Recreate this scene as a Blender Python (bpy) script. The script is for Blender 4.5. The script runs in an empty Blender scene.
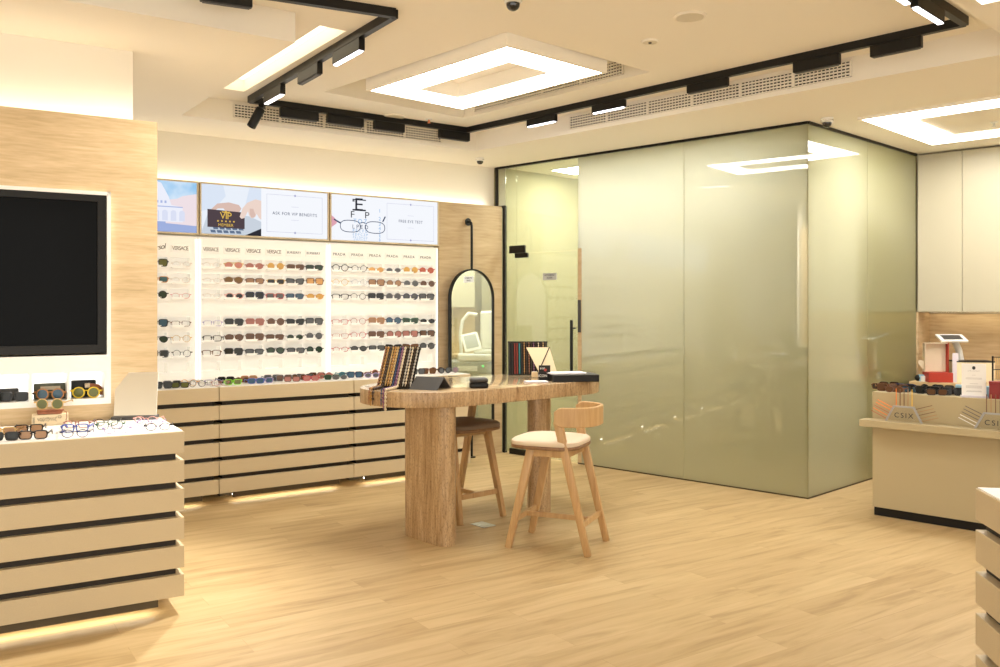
import bpy, bmesh, math, random
from mathutils import Vector, Matrix
random.seed(7)
C = bpy.context.scene.collection
PI = math.pi
F, CX, HZ, EYE = 875.0, 500.0, 307.0, 1.55

# ------------------------------------------------------------------ layout helpers
def px(x, y, h):
    Y = F*(EYE-h)/(y-HZ)
    return Vector(((x-CX)/F*Y, Y))
def on_line(P, Q, x):
    r = (x-CX)/F
    d = Q-P
    k = (r*P.y-P.x)/(d.x-r*d.y)
    return P+d*k
class Fr:
    def __init__(s, o, deg):
        s.o = Vector(o[:2]); s.a = math.radians(deg)
        s.e = Vector((math.cos(s.a), math.sin(s.a))); s.n = Vector((-math.sin(s.a), math.cos(s.a)))
    def w(s, x, y, z=0.0):
        p = s.o+s.e*x+s.n*y
        return (p.x, p.y, z)
    def loc(s, p):
        d = Vector(p[:2])-s.o
        return (d.dot(s.e), d.dot(s.n))
    def at(s, x, y):            # local x of the vertical plane local-y = y under pixel column x
        r = (x-CX)/F
        # point Z*(r,1): n.(p-o)=y
        Z = (y+s.n.dot(s.o))/(s.n.x*r+s.n.y)
        return s.loc((r*Z, Z))[0]

# ------------------------------------------------------------------ materials
M = {}
def nm(name):
    m = bpy.data.materials.new(name); m.use_nodes = True
    nt = m.node_tree; b = nt.nodes['Principled BSDF']
    return m, nt, b
def mat(name, col, rough=0.5, metal=0.0, emit=0.0, ecol=None, coat=0.0, spec=0.5, noise=0.0, nscale=40, bump=0.0):
    m, nt, b = nm(name)
    b.inputs['Base Color'].default_value = (*col, 1)
    b.inputs['Roughness'].default_value = rough
    b.inputs['Metallic'].default_value = metal
    b.inputs['Specular IOR Level'].default_value = spec
    b.inputs['Coat Weight'].default_value = coat
    b.inputs['Coat Roughness'].default_value = 0.03
    if emit:
        b.inputs['Emission Color'].default_value = (*(ecol or col), 1)
        b.inputs['Emission Strength'].default_value = emit
    if noise or bump:
        tc = nt.nodes.new('ShaderNodeTexCoord')
        n = nt.nodes.new('ShaderNodeTexNoise'); n.inputs['Scale'].default_value = nscale; n.inputs['Detail'].default_value = 4
        nt.links.new(tc.outputs['Object'], n.inputs['Vector'])
        if noise:
            r = nt.nodes.new('ShaderNodeValToRGB')
            r.color_ramp.elements[0].position = 0.3; r.color_ramp.elements[1].position = 0.7
            r.color_ramp.elements[0].color = (*[c*(1-noise) for c in col], 1)
            r.color_ramp.elements[1].color = (*[min(1, c*(1+noise)) for c in col], 1)
            nt.links.new(n.outputs['Fac'], r.inputs['Fac']); nt.links.new(r.outputs['Color'], b.inputs['Base Color'])
        if bump:
            bp = nt.nodes.new('ShaderNodeBump'); bp.inputs['Strength'].default_value = bump; bp.inputs['Distance'].default_value = 0.01
            nt.links.new(n.outputs['Fac'], bp.inputs['Height']); nt.links.new(bp.outputs['Normal'], b.inputs['Normal'])
    M[name] = m
    return m
def emis(name, col, s):
    m = bpy.data.materials.new(name); m.use_nodes = True; nt = m.node_tree
    nt.nodes.clear(); o = nt.nodes.new('ShaderNodeOutputMaterial'); e = nt.nodes.new('ShaderNodeEmission')
    e.inputs[0].default_value = (*col, 1); e.inputs[1].default_value = s
    nt.links.new(e.outputs[0], o.inputs[0]); M[name] = m
    return m
def grain(name, stops, scale, rough=0.4, dist=3.0, detail=8, coat=0.0, bump=0.03, fine=0.35, rotz=0, pits=0.0):
    """stone or wood grain: stretched noise, with pits"""
    m, nt, b = nm(name); N = nt.nodes; L = nt.links
    tc = N.new('ShaderNodeTexCoord'); mp = N.new('ShaderNodeMapping')
    mp.inputs['Scale'].default_value = scale; mp.inputs['Rotation'].default_value = (0, 0, rotz)
    L.new(tc.outputs['Object'], mp.inputs['Vector'])
    n1 = N.new('ShaderNodeTexNoise'); n1.inputs['Scale'].default_value = 1; n1.inputs['Detail'].default_value = detail
    n1.inputs['Distortion'].default_value = dist*0.1; n1.inputs['Roughness'].default_value = 0.65
    L.new(mp.outputs[0], n1.inputs['Vector'])
    n2 = N.new('ShaderNodeTexNoise'); n2.inputs['Scale'].default_value = 4.3; n2.inputs['Detail'].default_value = 5
    L.new(mp.outputs[0], n2.inputs['Vector'])
    mx = N.new('ShaderNodeMix'); mx.data_type = 'FLOAT'; mx.inputs[0].default_value = fine
    L.new(n1.outputs['Fac'], mx.inputs[2]); L.new(n2.outputs['Fac'], mx.inputs[3])
    r = N.new('ShaderNodeValToRGB'); cr = r.color_ramp
    while len(cr.elements) < len(stops): cr.elements.new(0.5)
    for e, (p, c) in zip(cr.elements, stops): e.position = p; e.color = (*c, 1)
    L.new(mx.outputs[0], r.inputs['Fac'])
    colour = r.outputs[0]
    if pits:
        m3 = N.new('ShaderNodeMapping'); m3.inputs['Scale'].default_value = (150, 150, 60); L.new(tc.outputs['Object'], m3.inputs['Vector'])
        n3 = N.new('ShaderNodeTexNoise'); n3.inputs['Scale'].default_value = 1; n3.inputs['Detail'].default_value = 2; L.new(m3.outputs[0], n3.inputs['Vector'])
        r3 = N.new('ShaderNodeValToRGB'); r3.color_ramp.elements[0].position = 0.36; r3.color_ramp.elements[0].color = (1-pits,)*3+(1,); r3.color_ramp.elements[1].position = 0.46; r3.color_ramp.elements[1].color = (1, 1, 1, 1)
        L.new(n3.outputs['Fac'], r3.inputs['Fac'])
        mm = N.new('ShaderNodeMix'); mm.data_type = 'RGBA'; mm.blend_type = 'MULTIPLY'; mm.inputs[0].default_value = 1
        L.new(r.outputs[0], mm.inputs[6]); L.new(r3.outputs[0], mm.inputs[7]); colour = mm.outputs[2]
    L.new(colour, b.inputs['Base Color'])
    bp = N.new('ShaderNodeBump'); bp.inputs['Strength'].default_value = bump; bp.inputs['Distance'].default_value = 0.01
    L.new(mx.outputs[0], bp.inputs['Height']); L.new(bp.outputs[0], b.inputs['Normal'])
    b.inputs['Roughness'].default_value = rough; b.inputs['Coat Weight'].default_value = coat; b.inputs['Coat Roughness'].default_value = 0.08
    M[name] = m
    return m

mat('paint', (0.82, 0.785, 0.70), 0.85)
mat('ceil_paint', (0.86, 0.815, 0.72), 0.9)
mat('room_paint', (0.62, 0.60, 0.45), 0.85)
mat('white', (0.86, 0.85, 0.82), 0.35)
mat('white_matte', (0.88, 0.86, 0.80), 0.6)
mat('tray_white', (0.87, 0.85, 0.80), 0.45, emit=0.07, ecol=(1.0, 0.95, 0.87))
mat('champagne', (0.575, 0.475, 0.31), 0.45, noise=0.05, nscale=220, coat=0.05)
mat('champagne_dark', (0.50, 0.42, 0.27), 0.5, noise=0.05, nscale=220)
mat('cream_lam', (0.44, 0.365, 0.215), 0.45)
mat('cabinet_lam', (0.455, 0.42, 0.31), 0.4)
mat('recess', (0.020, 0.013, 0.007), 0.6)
mat('fascia', (0.075, 0.055, 0.028), 0.5)
mat('black', (0.007, 0.0065, 0.006), 0.4, spec=0.3)
mat('black_gloss', (0.006, 0.006, 0.007), 0.08, coat=0.6)
mat('charcoal', (0.045, 0.043, 0.042), 0.5)
mat('screen', (0.003, 0.0034, 0.004), 0.13, spec=0.06)
mat('chrome', (0.75, 0.73, 0.7), 0.2, 1.0)
mat('steel', (0.55, 0.55, 0.53), 0.35, 1.0)
mat('gold', (0.75, 0.52, 0.2), 0.3, 1.0)
mat('mirror', (0.93, 0.93, 0.90), 0.015, 1.0)
mat('cushion_cream', (0.72, 0.60, 0.46), 0.8, bump=0.1, nscale=300)
mat('cushion_taupe', (0.20, 0.145, 0.10), 0.7, bump=0.1, nscale=300)
mat('paper', (0.85, 0.84, 0.82), 0.7)
mat('lilac_paper', (0.62, 0.58, 0.66), 0.7)
mat('ink', (0.03, 0.03, 0.035), 0.6)
mat('ink_brown', (0.10, 0.07, 0.05), 0.6)
mat('ink_grey', (0.35, 0.34, 0.33), 0.6)
mat('red_box', (0.36, 0.025, 0.010), 0.5)
mat('dark_red', (0.22, 0.012, 0.012), 0.5)
mat('card', (0.62, 0.52, 0.38), 0.7)
mat('cream_box', (0.74, 0.62, 0.42), 0.6)
mat('blue_box', (0.30, 0.52, 0.68), 0.5)
mat('leather', (0.30, 0.10, 0.045), 0.5, noise=0.2, nscale=60, bump=0.2)
mat('case_green', (0.10, 0.105, 0.07), 0.6)
mat('grey_trim', (0.40, 0.41, 0.43), 0.35, 0.4)
mat('teal_cord', (0.02, 0.16, 0.18), 0.6)
mat('plastic_white', (0.78, 0.78, 0.74), 0.35)
mat('plastic_grey', (0.30, 0.32, 0.30), 0.4)
mat('lime_led', (0.05, 0.5, 0.15), 0.4, emit=1.0)
mat('orange_bulb', (0.7, 0.18, 0.05), 0.3)
mat('speaker_cloth', (0.66, 0.61, 0.5), 0.8)
grain('travertine', [(0.30, (0.47, 0.34, 0.185)), (0.45, (0.585, 0.435, 0.245)), (0.6, (0.68, 0.525, 0.325)), (0.75, (0.75, 0.61, 0.42))], (2.0, 2.0, 20.0), 0.45, 5, 9, 0.0, 0.04, 0.4)
grain('travertine_table', [(0.32, (0.21, 0.115, 0.05)), (0.43, (0.38, 0.24, 0.115)), (0.55, (0.50, 0.345, 0.19)), (0.72, (0.64, 0.49, 0.32))], (17.0, 17.0, 1.5), 0.35, 6, 10, 0.1, 0.08, 0.45, pits=0.35)
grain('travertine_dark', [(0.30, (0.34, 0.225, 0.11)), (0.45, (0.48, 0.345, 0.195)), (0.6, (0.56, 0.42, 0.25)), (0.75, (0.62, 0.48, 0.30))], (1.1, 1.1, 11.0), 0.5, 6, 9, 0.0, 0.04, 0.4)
grain('travertine_top', [(0.30, (0.42, 0.28, 0.15)), (0.45, (0.56, 0.41, 0.245)), (0.6, (0.64, 0.49, 0.31)), (0.75, (0.70, 0.56, 0.38))], (1.4, 12.0, 2.0), 0.12, 4, 9, 0.7, 0.0, 0.4)
grain('oak', [(0.3, (0.40, 0.23, 0.09)), (0.5, (0.52, 0.325, 0.145)), (0.7, (0.60, 0.40, 0.20))], (28, 28, 2.0), 0.4, 4, 6, 0.1, 0.02, 0.3)
grain('walnut_edge', [(0.3, (0.16, 0.08, 0.035)), (0.7, (0.30, 0.17, 0.08))], (20, 20, 5), 0.4)
grain('worktop_wood', [(0.3, (0.46, 0.32, 0.16)), (0.7, (0.62, 0.46, 0.26))], (3, 20, 20), 0.4)
grain('tortoise', [(0.35, (0.03, 0.012, 0.005)), (0.6, (0.22, 0.09, 0.03)), (0.75, (0.42, 0.2, 0.06))], (70, 70, 70), 0.25, coat=0.3)

def floor_mat():
    m, nt, b = nm('oak_planks'); N = nt.nodes; L = nt.links
    g = N.new('ShaderNodeNewGeometry'); mp = N.new('ShaderNodeMapping'); mp.vector_type = 'POINT'
    mp.inputs['Rotation'].default_value = (0, 0, -math.radians(33.5))
    L.new(g.outputs['Position'], mp.inputs['Vector'])
    br = N.new('ShaderNodeTexBrick')
    br.offset = 0.37; br.offset_frequency = 2; br.squash = 1
    br.inputs['Color1'].default_value = (0.36, 0.36, 0.36, 1); br.inputs['Color2'].default_value = (0.62, 0.62, 0.62, 1)
    br.inputs['Mortar'].default_value = (0.2, 0.2, 0.2, 1)
    br.inputs['Scale'].default_value = 1; br.inputs['Mortar Size'].default_value = 0.0012
    br.inputs['Brick Width'].default_value = 1.25; br.inputs['Row Height'].default_value = 0.185
    L.new(mp.outputs[0], br.inputs['Vector'])
    ms = N.new('ShaderNodeMapping'); ms.inputs['Scale'].default_value = (1.5, 13, 1); L.new(mp.outputs[0], ms.inputs['Vector'])
    # shift the grain from board to board
    ad = N.new('ShaderNodeVectorMath'); ad.operation = 'ADD'; sc = N.new('ShaderNodeVectorMath'); sc.operation = 'SCALE'; sc.inputs['Scale'].default_value = 37
    L.new(br.outputs['Color'], sc.inputs[0]); L.new(sc.outputs[0], ad.inputs[1]); L.new(ms.outputs[0], ad.inputs[0])
    n1 = N.new('ShaderNodeTexNoise'); n1.inputs['Scale'].default_value = 1; n1.inputs['Detail'].default_value = 8; n1.inputs['Roughness'].default_value = 0.6; n1.inputs['Distortion'].default_value = 0.6
    L.new(ad.outputs[0], n1.inputs['Vector'])
    r = N.new('ShaderNodeValToRGB'); cr = r.color_ramp
    cr.elements[0].position = 0.30; cr.elements[0].color = (0.37, 0.252, 0.12, 1)
    cr.elements[1].position = 0.70; cr.elements[1].color = (0.565, 0.42, 0.23, 1)
    e = cr.elements.new(0.48); e.color = (0.49, 0.355, 0.178, 1)
    L.new(n1.outputs['Fac'], r.inputs['Fac'])
    mx = N.new('ShaderNodeMix'); mx.data_type = 'RGBA'; mx.blend_type = 'SOFT_LIGHT'; mx.inputs[0].default_value = 0.5
    L.new(r.outputs[0], mx.inputs[6]); L.new(br.outputs['Color'], mx.inputs[7])
    L.new(mx.outputs[2], b.inputs['Base Color'])
    b.inputs['Roughness'].default_value = 0.42; b.inputs['Specular IOR Level'].default_value = 0.4
    bp = N.new('ShaderNodeBump'); bp.inputs['Strength'].default_value = 0.05; bp.inputs['Distance'].default_value = 0.01
    L.new(n1.outputs['Fac'], bp.inputs['Height']); L.new(bp.outputs[0], b.inputs['Normal'])
    M['floor'] = m
floor_mat()

def glass_mat(name, col, clear, trans, gloss_r=0.0, ior=1.55, tcol=None, tint=(0.93, 0.96, 0.90)):
    """film-frosted or clear glass: clear = see-through share, trans = diffuse light let through"""
    m = bpy.data.materials.new(name); m.use_nodes = True; nt = m.node_tree; N = nt.nodes; L = nt.links; N.clear()
    o = N.new('ShaderNodeOutputMaterial')
    d = N.new('ShaderNodeBsdfDiffuse'); d.inputs[0].default_value = (*col, 1)
    t = N.new('ShaderNodeBsdfTranslucent'); t.inputs[0].default_value = (*(tcol or col), 1)
    a = N.new('ShaderNodeMixShader'); a.inputs[0].default_value = trans; L.new(d.outputs[0], a.inputs[1]); L.new(t.outputs[0], a.inputs[2])
    tr = N.new('ShaderNodeBsdfTransparent'); tr.inputs[0].default_value = (*tint, 1)
    c = N.new('ShaderNodeMixShader'); c.inputs[0].default_value = clear; L.new(a.outputs[0], c.inputs[1]); L.new(tr.outputs[0], c.inputs[2])
    fr = N.new('ShaderNodeFresnel'); fr.inputs[0].default_value = ior
    gl = N.new('ShaderNodeBsdfGlossy'); gl.inputs['Roughness'].default_value = gloss_r
    ge = N.new('ShaderNodeNewGeometry'); mu = N.new('ShaderNodeMath'); mu.operation = 'MULTIPLY_ADD'; mu.inputs[1].default_value = -1; mu.inputs[2].default_value = 1
    L.new(ge.outputs['Backfacing'], mu.inputs[0]); m2 = N.new('ShaderNodeMath'); m2.operation = 'MULTIPLY'; L.new(mu.outputs[0], m2.inputs[0]); L.new(fr.outputs[0], m2.inputs[1])
    x = N.new('ShaderNodeMixShader'); L.new(m2.outputs[0], x.inputs[0]); L.new(c.outputs[0], x.inputs[1]); L.new(gl.outputs[0], x.inputs[2])
    L.new(x.outputs[0], o.inputs[0]); M[name] = m
    return m
glass_mat('frosted', (0.265, 0.25, 0.105), 0.0, 0.55, 0.0, 2.1, (0.82, 0.82, 0.72))
glass_mat('door_glass', (0.68, 0.68, 0.48), 0.84, 0.5, 0.0, 1.5)
glass_mat('acrylic', (0.85, 0.85, 0.8), 0.985, 0.5, 0.0, 1.3, None, (0.99, 0.99, 0.985))
glass_mat('clear_lens', (0.85, 0.87, 0.88), 0.96, 0.5, 0.0, 1.3, None, (0.98, 0.98, 0.98))
WARM = (1.0, 0.93, 0.82)
emis('panel_light', (1.0, 0.955, 0.88), 9.0)
emis('room_panel', (1.0, 0.98, 0.96), 17.5)
emis('soft_panel_light', (1.0, 0.955, 0.88), 2.5)
emis('cove_light', (1.0, 0.89, 0.70), 4.5)
emis('led_strip', (1.0, 0.92, 0.74), 6.0)
emis('slot_light', (1.0, 0.86, 0.62), 1.6)
emis('head_light', (0.95, 0.92, 1.0), 4.0)
emis('niche_light', (1.0, 0.96, 0.86), 1.2)
emis('tray_back', (1.0, 0.95, 0.84), 0.6)
emis('shelf_strip', (1.0, 0.86, 0.6), 5.0)

# ------------------------------------------------------------------ mesh builder
class MB:
    def __init__(s): s.b = bmesh.new()
    def box(s, x0, x1, y0, y1, z0, z1, bev=0.0, mtx=None, seg=2):
        t = bmesh.new(); r = bmesh.ops.create_cube(t, size=1)
        bmesh.ops.scale(t, vec=(x1-x0, y1-y0, z1-z0), verts=t.verts)
        bmesh.ops.translate(t, vec=((x0+x1)/2, (y0+y1)/2, (z0+z1)/2), verts=t.verts)
        if bev: bmesh.ops.bevel(t, geom=t.edges[:], offset=bev, segments=seg, affect='EDGES', profile=0.5)
        s._add(t, mtx); return s
    def _add(s, t, mtx=None):
        if mtx is not None: bmesh.ops.transform(t, matrix=mtx, verts=t.verts)
        me = bpy.data.meshes.new('tmp'); t.to_mesh(me); t.free(); s.b.from_mesh(me); bpy.data.meshes.remove(me)
    def bar(s, p0, p1, w0, d0, w1=None, d1=None, up=(0, 0, 1), bev=0.0):
        """tapered rectangular bar between two points; w along side vector, d along the other"""
        w1 = w0 if w1 is None else w1; d1 = d0 if d1 is None else d1
        p0 = Vector(p0); p1 = Vector(p1); ax = (p1-p0).normalized(); up = Vector(up)
        sd = ax.cross(up)
        if sd.length < 1e-4: sd = ax.cross(Vector((0, 1, 0)))
        sd.normalize(); ot = sd.cross(ax).normalized()
        t = bmesh.new(); vs = []
        for p, w, d in ((p0, w0, d0), (p1, w1, d1)):
            for a, c in ((-1, -1), (1, -1), (1, 1), (-1, 1)): vs.append(t.verts.new(p+sd*a*w/2+ot*c*d/2))
        for f in ((0, 3, 2, 1), (4, 5, 6, 7), (0, 1, 5, 4), (1, 2, 6, 5), (2, 3, 7, 6), (3, 0, 4, 7)): t.faces.new([vs[i] for i in f])
        if bev: bmesh.ops.bevel(t, geom=t.edges[:], offset=bev, segments=2, affect='EDGES', profile=0.5)
        s._add(t); return s
    def tube(s, pts, r, n=8, closed=False, r2=None):
        pts = [Vector(p) for p in pts]; t = bmesh.new(); rings = []; N = len(pts)
        prev = None
        for i, p in enumerate(pts):
            a = pts[(i-1) % N] if (closed or i > 0) else p
            c = pts[(i+1) % N] if (closed or i < N-1) else p
            ax = (c-a).normalized()
            if prev is None:
                u = ax.orthogonal().normalized()
            else:
                u = (prev-ax*prev.dot(ax)).normalized()
            prev = u; v = ax.cross(u)
            rr = r if r2 is None else r+(r2-r)*i/(N-1)
            rings.append([t.verts.new(p+(u*math.cos(2*PI*k/n)+v*math.sin(2*PI*k/n))*rr) for k in range(n)])
        for i in range(N if closed else N-1):
            A, B = rings[i], rings[(i+1) % N]
            for k in range(n): t.faces.new((A[k], A[(k+1) % n], B[(k+1) % n], B[k]))
        if not closed:
            t.faces.new(rings[0][::-1]); t.faces.new(rings[-1])
        s._add(t); return s
    def prism(s, pts, z0, z1, bev=0.0, mtx=None, seg=3, only_rim=True):
        """outline in x,y extruded in z"""
        t = bmesh.new()
        lo = [t.verts.new((x, y, z0)) for x, y in pts]; hi = [t.verts.new((x, y, z1)) for x, y in pts]
        t.faces.new(lo[::-1]); t.faces.new(hi); n = len(pts)
        for i in range(n): t.faces.new((lo[i], lo[(i+1) % n], hi[(i+1) % n], hi[i]))
        bmesh.ops.recalc_face_normals(t, faces=t.faces)
        if bev:
            ed = [e for e in t.edges if abs(e.verts[0].co.z-e.verts[1].co.z) < 1e-6]
            bmesh.ops.bevel(t, geom=ed, offset=bev, segments=seg, affect='EDGES', profile=0.5)
        s._add(t, mtx); return s
    def lathe(s, prof, n=20, mtx=None):
        t = bmesh.new(); rings = []
        for r, z in prof:
            rings.append([t.verts.new((r*math.cos(2*PI*k/n), r*math.sin(2*PI*k/n), z)) for k in range(n)])
        for A, B in zip(rings, rings[1:]):
            for k in range(n): t.faces.new((A[k], A[(k+1) % n], B[(k+1) % n], B[k]))
        t.faces.new(rings[0][::-1]); t.faces.new(rings[-1])
        bmesh.ops.remove_doubles(t, verts=t.verts, dist=1e-6)
        bmesh.ops.recalc_face_normals(t, faces=t.faces)
        s._add(t, mtx); return s
    def ball(s, p, r, sub=1, sc=(1, 1, 1)):
        t = bmesh.new(); bmesh.ops.create_icosphere(t, subdivisions=sub, radius=r)
        bmesh.ops.scale(t, vec=sc, verts=t.verts); bmesh.ops.translate(t, vec=p, verts=t.verts); s._add(t); return s
    def poly(s, pts):
        s.b.faces.new([s.b.verts.new(p) for p in pts]); return s
    def holed(s, outer, holes, z, up=False):
        t = bmesh.new(); es = []
        for loop in [outer]+holes:
            vs = [t.verts.new((p[0], p[1], z)) for p in loop]
            for i in range(len(vs)): es.append(t.edges.new((vs[i], vs[(i+1) % len(vs)])))
        bmesh.ops.triangle_fill(t, edges=es, use_beauty=True, use_dissolve=False)
        s._add(t); return s
    def walls(s, loop, z0, z1, closed=True):
        n = len(loop)
        for i in range(n if closed else n-1):
            a, c = loop[i], loop[(i+1) % n]
            s.poly([(a[0], a[1], z0), (c[0], c[1], z0), (c[0], c[1], z1), (a[0], a[1], z1)])
        return s
    def mesh(s, name, smooth=False, doubles=False):
        if doubles: bmesh.ops.remove_doubles(s.b, verts=s.b.verts, dist=1e-5)
        bmesh.ops.recalc_face_normals(s.b, faces=s.b.faces)
        me = bpy.data.meshes.new(name); s.b.to_mesh(me); s.b.free()
        if smooth:
            for p in me.polygons: p.use_smooth = True
            try: me.set_sharp_from_angle(angle=math.radians(40))
            except Exception: pass
        return me
    def build(s, name, m, parent=None, smooth=False, loc=None, rot=None, doubles=False):
        me = s.mesh(name, smooth, doubles); me.materials.append(M[m] if isinstance(m, str) else m)
        o = bpy.data.objects.new(name, me); C.objects.link(o)
        if parent: o.parent = parent
        if loc is not None: o.location = loc
        if rot is not None: o.rotation_euler = rot
        return o
def tag(o, label, cat, group=None):
    o['label'] = label; o['category'] = cat
    if group: o['group'] = group
    return o
def thing(name, label, cat, loc=(0, 0, 0), rotz=0.0, group=None, rot=None):
    o = bpy.data.objects.new(name, None); o.empty_display_size = 0.05; C.objects.link(o)
    o.location = loc; o.rotation_euler = rot if rot else (0, 0, rotz)
    return tag(o, label, cat, group)
def struct(o, label=None):
    o['kind'] = 'structure'
    if label: o['label'] = label
    return o
def text(s, size, m, parent, loc, rot=(PI/2, 0, 0), name='lettering', ext=0.0006, space=1.0, sx=1.0, shear=0.0, align='CENTER'):
    cu = bpy.data.curves.new('t', 'FONT'); cu.body = s; cu.size = size; cu.align_x = align; cu.align_y = 'CENTER'
    cu.extrude = ext; cu.space_character = space; cu.shear = shear
    t = bpy.data.objects.new('t', cu); C.objects.link(t)
    dg = bpy.context.evaluated_depsgraph_get(); dg.update()
    me = bpy.data.meshes.new_from_object(t.evaluated_get(dg))
    bpy.data.objects.remove(t); bpy.data.curves.remove(cu)
    me.materials.clear(); me.materials.append(M[m] if isinstance(m, str) else m)
    o = bpy.data.objects.new(name, me); C.objects.link(o); o.parent = parent
    o.location = loc; o.rotation_euler = rot; o.scale = (sx, 1, 1)
    return o
def rrect(x0, x1, y0, y1, r, n=6):
    pts = []
    for cx, cy, a in ((x1-r, y1-r, 0), (x0+r, y1-r, 90), (x0+r, y0+r, 180), (x1-r, y0+r, 270)):
        for k in range(n+1):
            t = math.radians(a+90*k/n); pts.append((cx+r*math.cos(t), cy+r*math.sin(t)))
    return pts

# ------------------------------------------------------------------ frames of reference
B = Fr((0, 0), 35.3)               # display wall direction
W = Fr((-1.966, 5.02), 31.5)       # television wall: origin at its end
G0 = Vector((0.03, 9.35)); GC = Vector((2.485, 7.06)); GE = Vector((4.08, 8.58))
GF = Fr(G0, math.degrees(math.atan2(GC.y-G0.y, GC.x-G0.x)))     # glass front, x along it, y inwards
GR = Fr(GC, math.degrees(math.atan2(GE.y-GC.y, GE.x-GC.x)))     # glass return
E = Fr(GE, -43.0)                  # fitted cabinets at the far end
D = Fr((2.775, 6.52), -44.5)       # reception desk
TW = 7.60                          # display wall plane
H1, H2 = 3.22, 3.05

# ------------------------------------------------------------------ floor, ceiling, walls
m = MB(); m.box(-6, 8, -1.5, 12.5, -0.1, 0.0); struct(m.build('floor', 'floor'), 'light oak plank floor')

K = Vector((-0.23, 8.41)); R = Vector((3.07, 5.11))
Mv = Vector(B.w(1.92, 7.03)[:2]); Nv = Vector(B.w(1.92, 4.72)[:2]); N2 = Vector(B.w(-3.2, 4.72)[:2])
R2 = R-GR.e*4.6
upper = [K, R, R2, Vector((-5.0, R2.y)), N2, Nv, Mv]
cof = [px(324, 92, H1), px(506, 32, H1), px(650, 72, H1), px(464, 118, H1)]
s0, s1, t0, t1 = 2.13, 2.30, 4.86, 6.68
slot = [Vector(B.w(s0, t0)[:2]), Vector(B.w(s1, t0)[:2]), Vector(B.w(s1, t1)[:2]), Vector(B.w(s0, t1)[:2])]
m = MB()
m.holed(upper, [cof, slot], H1)
room = [Vector((-6, -1.5)), Vector((8, -1.5)), Vector((8, 12.5)), Vector((-6, 12.5))]
m.holed(room, [upper], H2)
m.walls(upper, H2, H1)
m.walls(cof, H1, 3.55); m.poly([(p.x, p.y, 3.55) for p in cof])
m.walls(slot, H1, 3.32); m.poly([(p.x, p.y, 3.32) for p in slot])
m.poly([(-6, -1.5, 3.7), (8, -1.5, 3.7), (8, 12.5, 3.7), (-6, 12.5, 3.7)])
struct(m.build('ceiling', 'ceil_paint'), 'cream painted stepped ceiling')
# lit slot
sl = thing('linear_ceiling_light', 'long bright slot of light recessed in the ceiling beside the dropped bulkhead', 'ceiling light', B.w((s0+s1)/2, (t0+t1)/2, 3.312), B.a)
MB().box(-(s1-s0)/2+0.01, (s1-s0)/2-0.01, -(t1-t0)/2+0.02, (t1-t0)/2-0.02, -0.004, 0.004).build('diffuser', 'slot_light', sl)
MB().box(-(s1-s0)/2+0.002, (s1-s0)/2-0.002, -(t1-t0)/2+0.01, (t1-t0)/2-0.01, 0.0045, 0.0075).build('tray', 'white_matte', sl)

# upper wall over the display, stone panel by the mirror
m = MB(); m.box(-3.0, 5.44, 0.0, 0.2, 0.0, H2)
struct(m.build('wall_back', 'paint', loc=B.w(0, TW+0.15), rot=(0, 0, B.a)), 'cream wall over the eyewear display')
m = MB(); m.box(4.62, 5.405, 0.0, 0.10, 0.0, 2.62)
struct(m.build('wall_mirror_side', 'travertine_dark', loc=B.w(0, TW), rot=(0, 0, B.a)), 'travertine panel behind the arched mirror')
cl = thing('cove_light', 'warm light strip hidden on top of the lit sign panels', 'cove light', B.w(0, TW+0.105, 2.625), B.a, 'hidden cove strips')
MB().box(0.2, 5.3, -0.012, 0.012, 0, 0.008).build('strip', 'cove_light', cl)

# television wall: travertine cladding round a recessed white frame, painted wall above
TL, TR, TZ0, TZ1 = -2.3, -0.248, 1.013, 2.19
m = MB()
m.box(TR, 0, 0, 0.20, 0, 2.61); m.box(-3.6, TL, 0, 0.20, 0, 2.61)
m.box(TL, TR, 0, 0.20, 0, TZ0); m.box(TL, TR, 0, 0.20, TZ1, 2.61); m.box(TL, TR, 0.19, 0.20, TZ0, TZ1)
struct(m.build('wall_left', 'travertine', loc=W.w(0, 0), rot=(0, 0, W.a)), 'travertine wall carrying the television')
m = MB(); m.box(-3.6, -0.10, 0.20, 0.26, 0, H2)
struct(m.build('wall_left_upper', 'paint', loc=W.w(0, 0), rot=(0, 0, W.a)), 'cream wall over the travertine cladding')
cl = thing('cove_light', 'warm light strip hidden on top of the television wall', 'cove light', W.w(0, 0.14, 2.615), W.a, 'hidden cove strips')
MB().box(-3.5, -0.12, -0.012, 0.012, 0, 0.008).build('strip', 'cove_light', cl)
# outer shell
m = MB(); m.box(-6.1, -6, -1.5, 12.5, 0, 3.7); struct(m.build('wall_far_left', 'paint'))
m = MB(); m.box(8, 8.1, -1.5, 12.5, 0, 3.7); struct(m.build('wall_far_right', 'paint'))
m = MB(); m.box(-6, 8, 12.5, 12.6, 0, 3.7); struct(m.build('wall_far_back', 'room_paint'))

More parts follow.
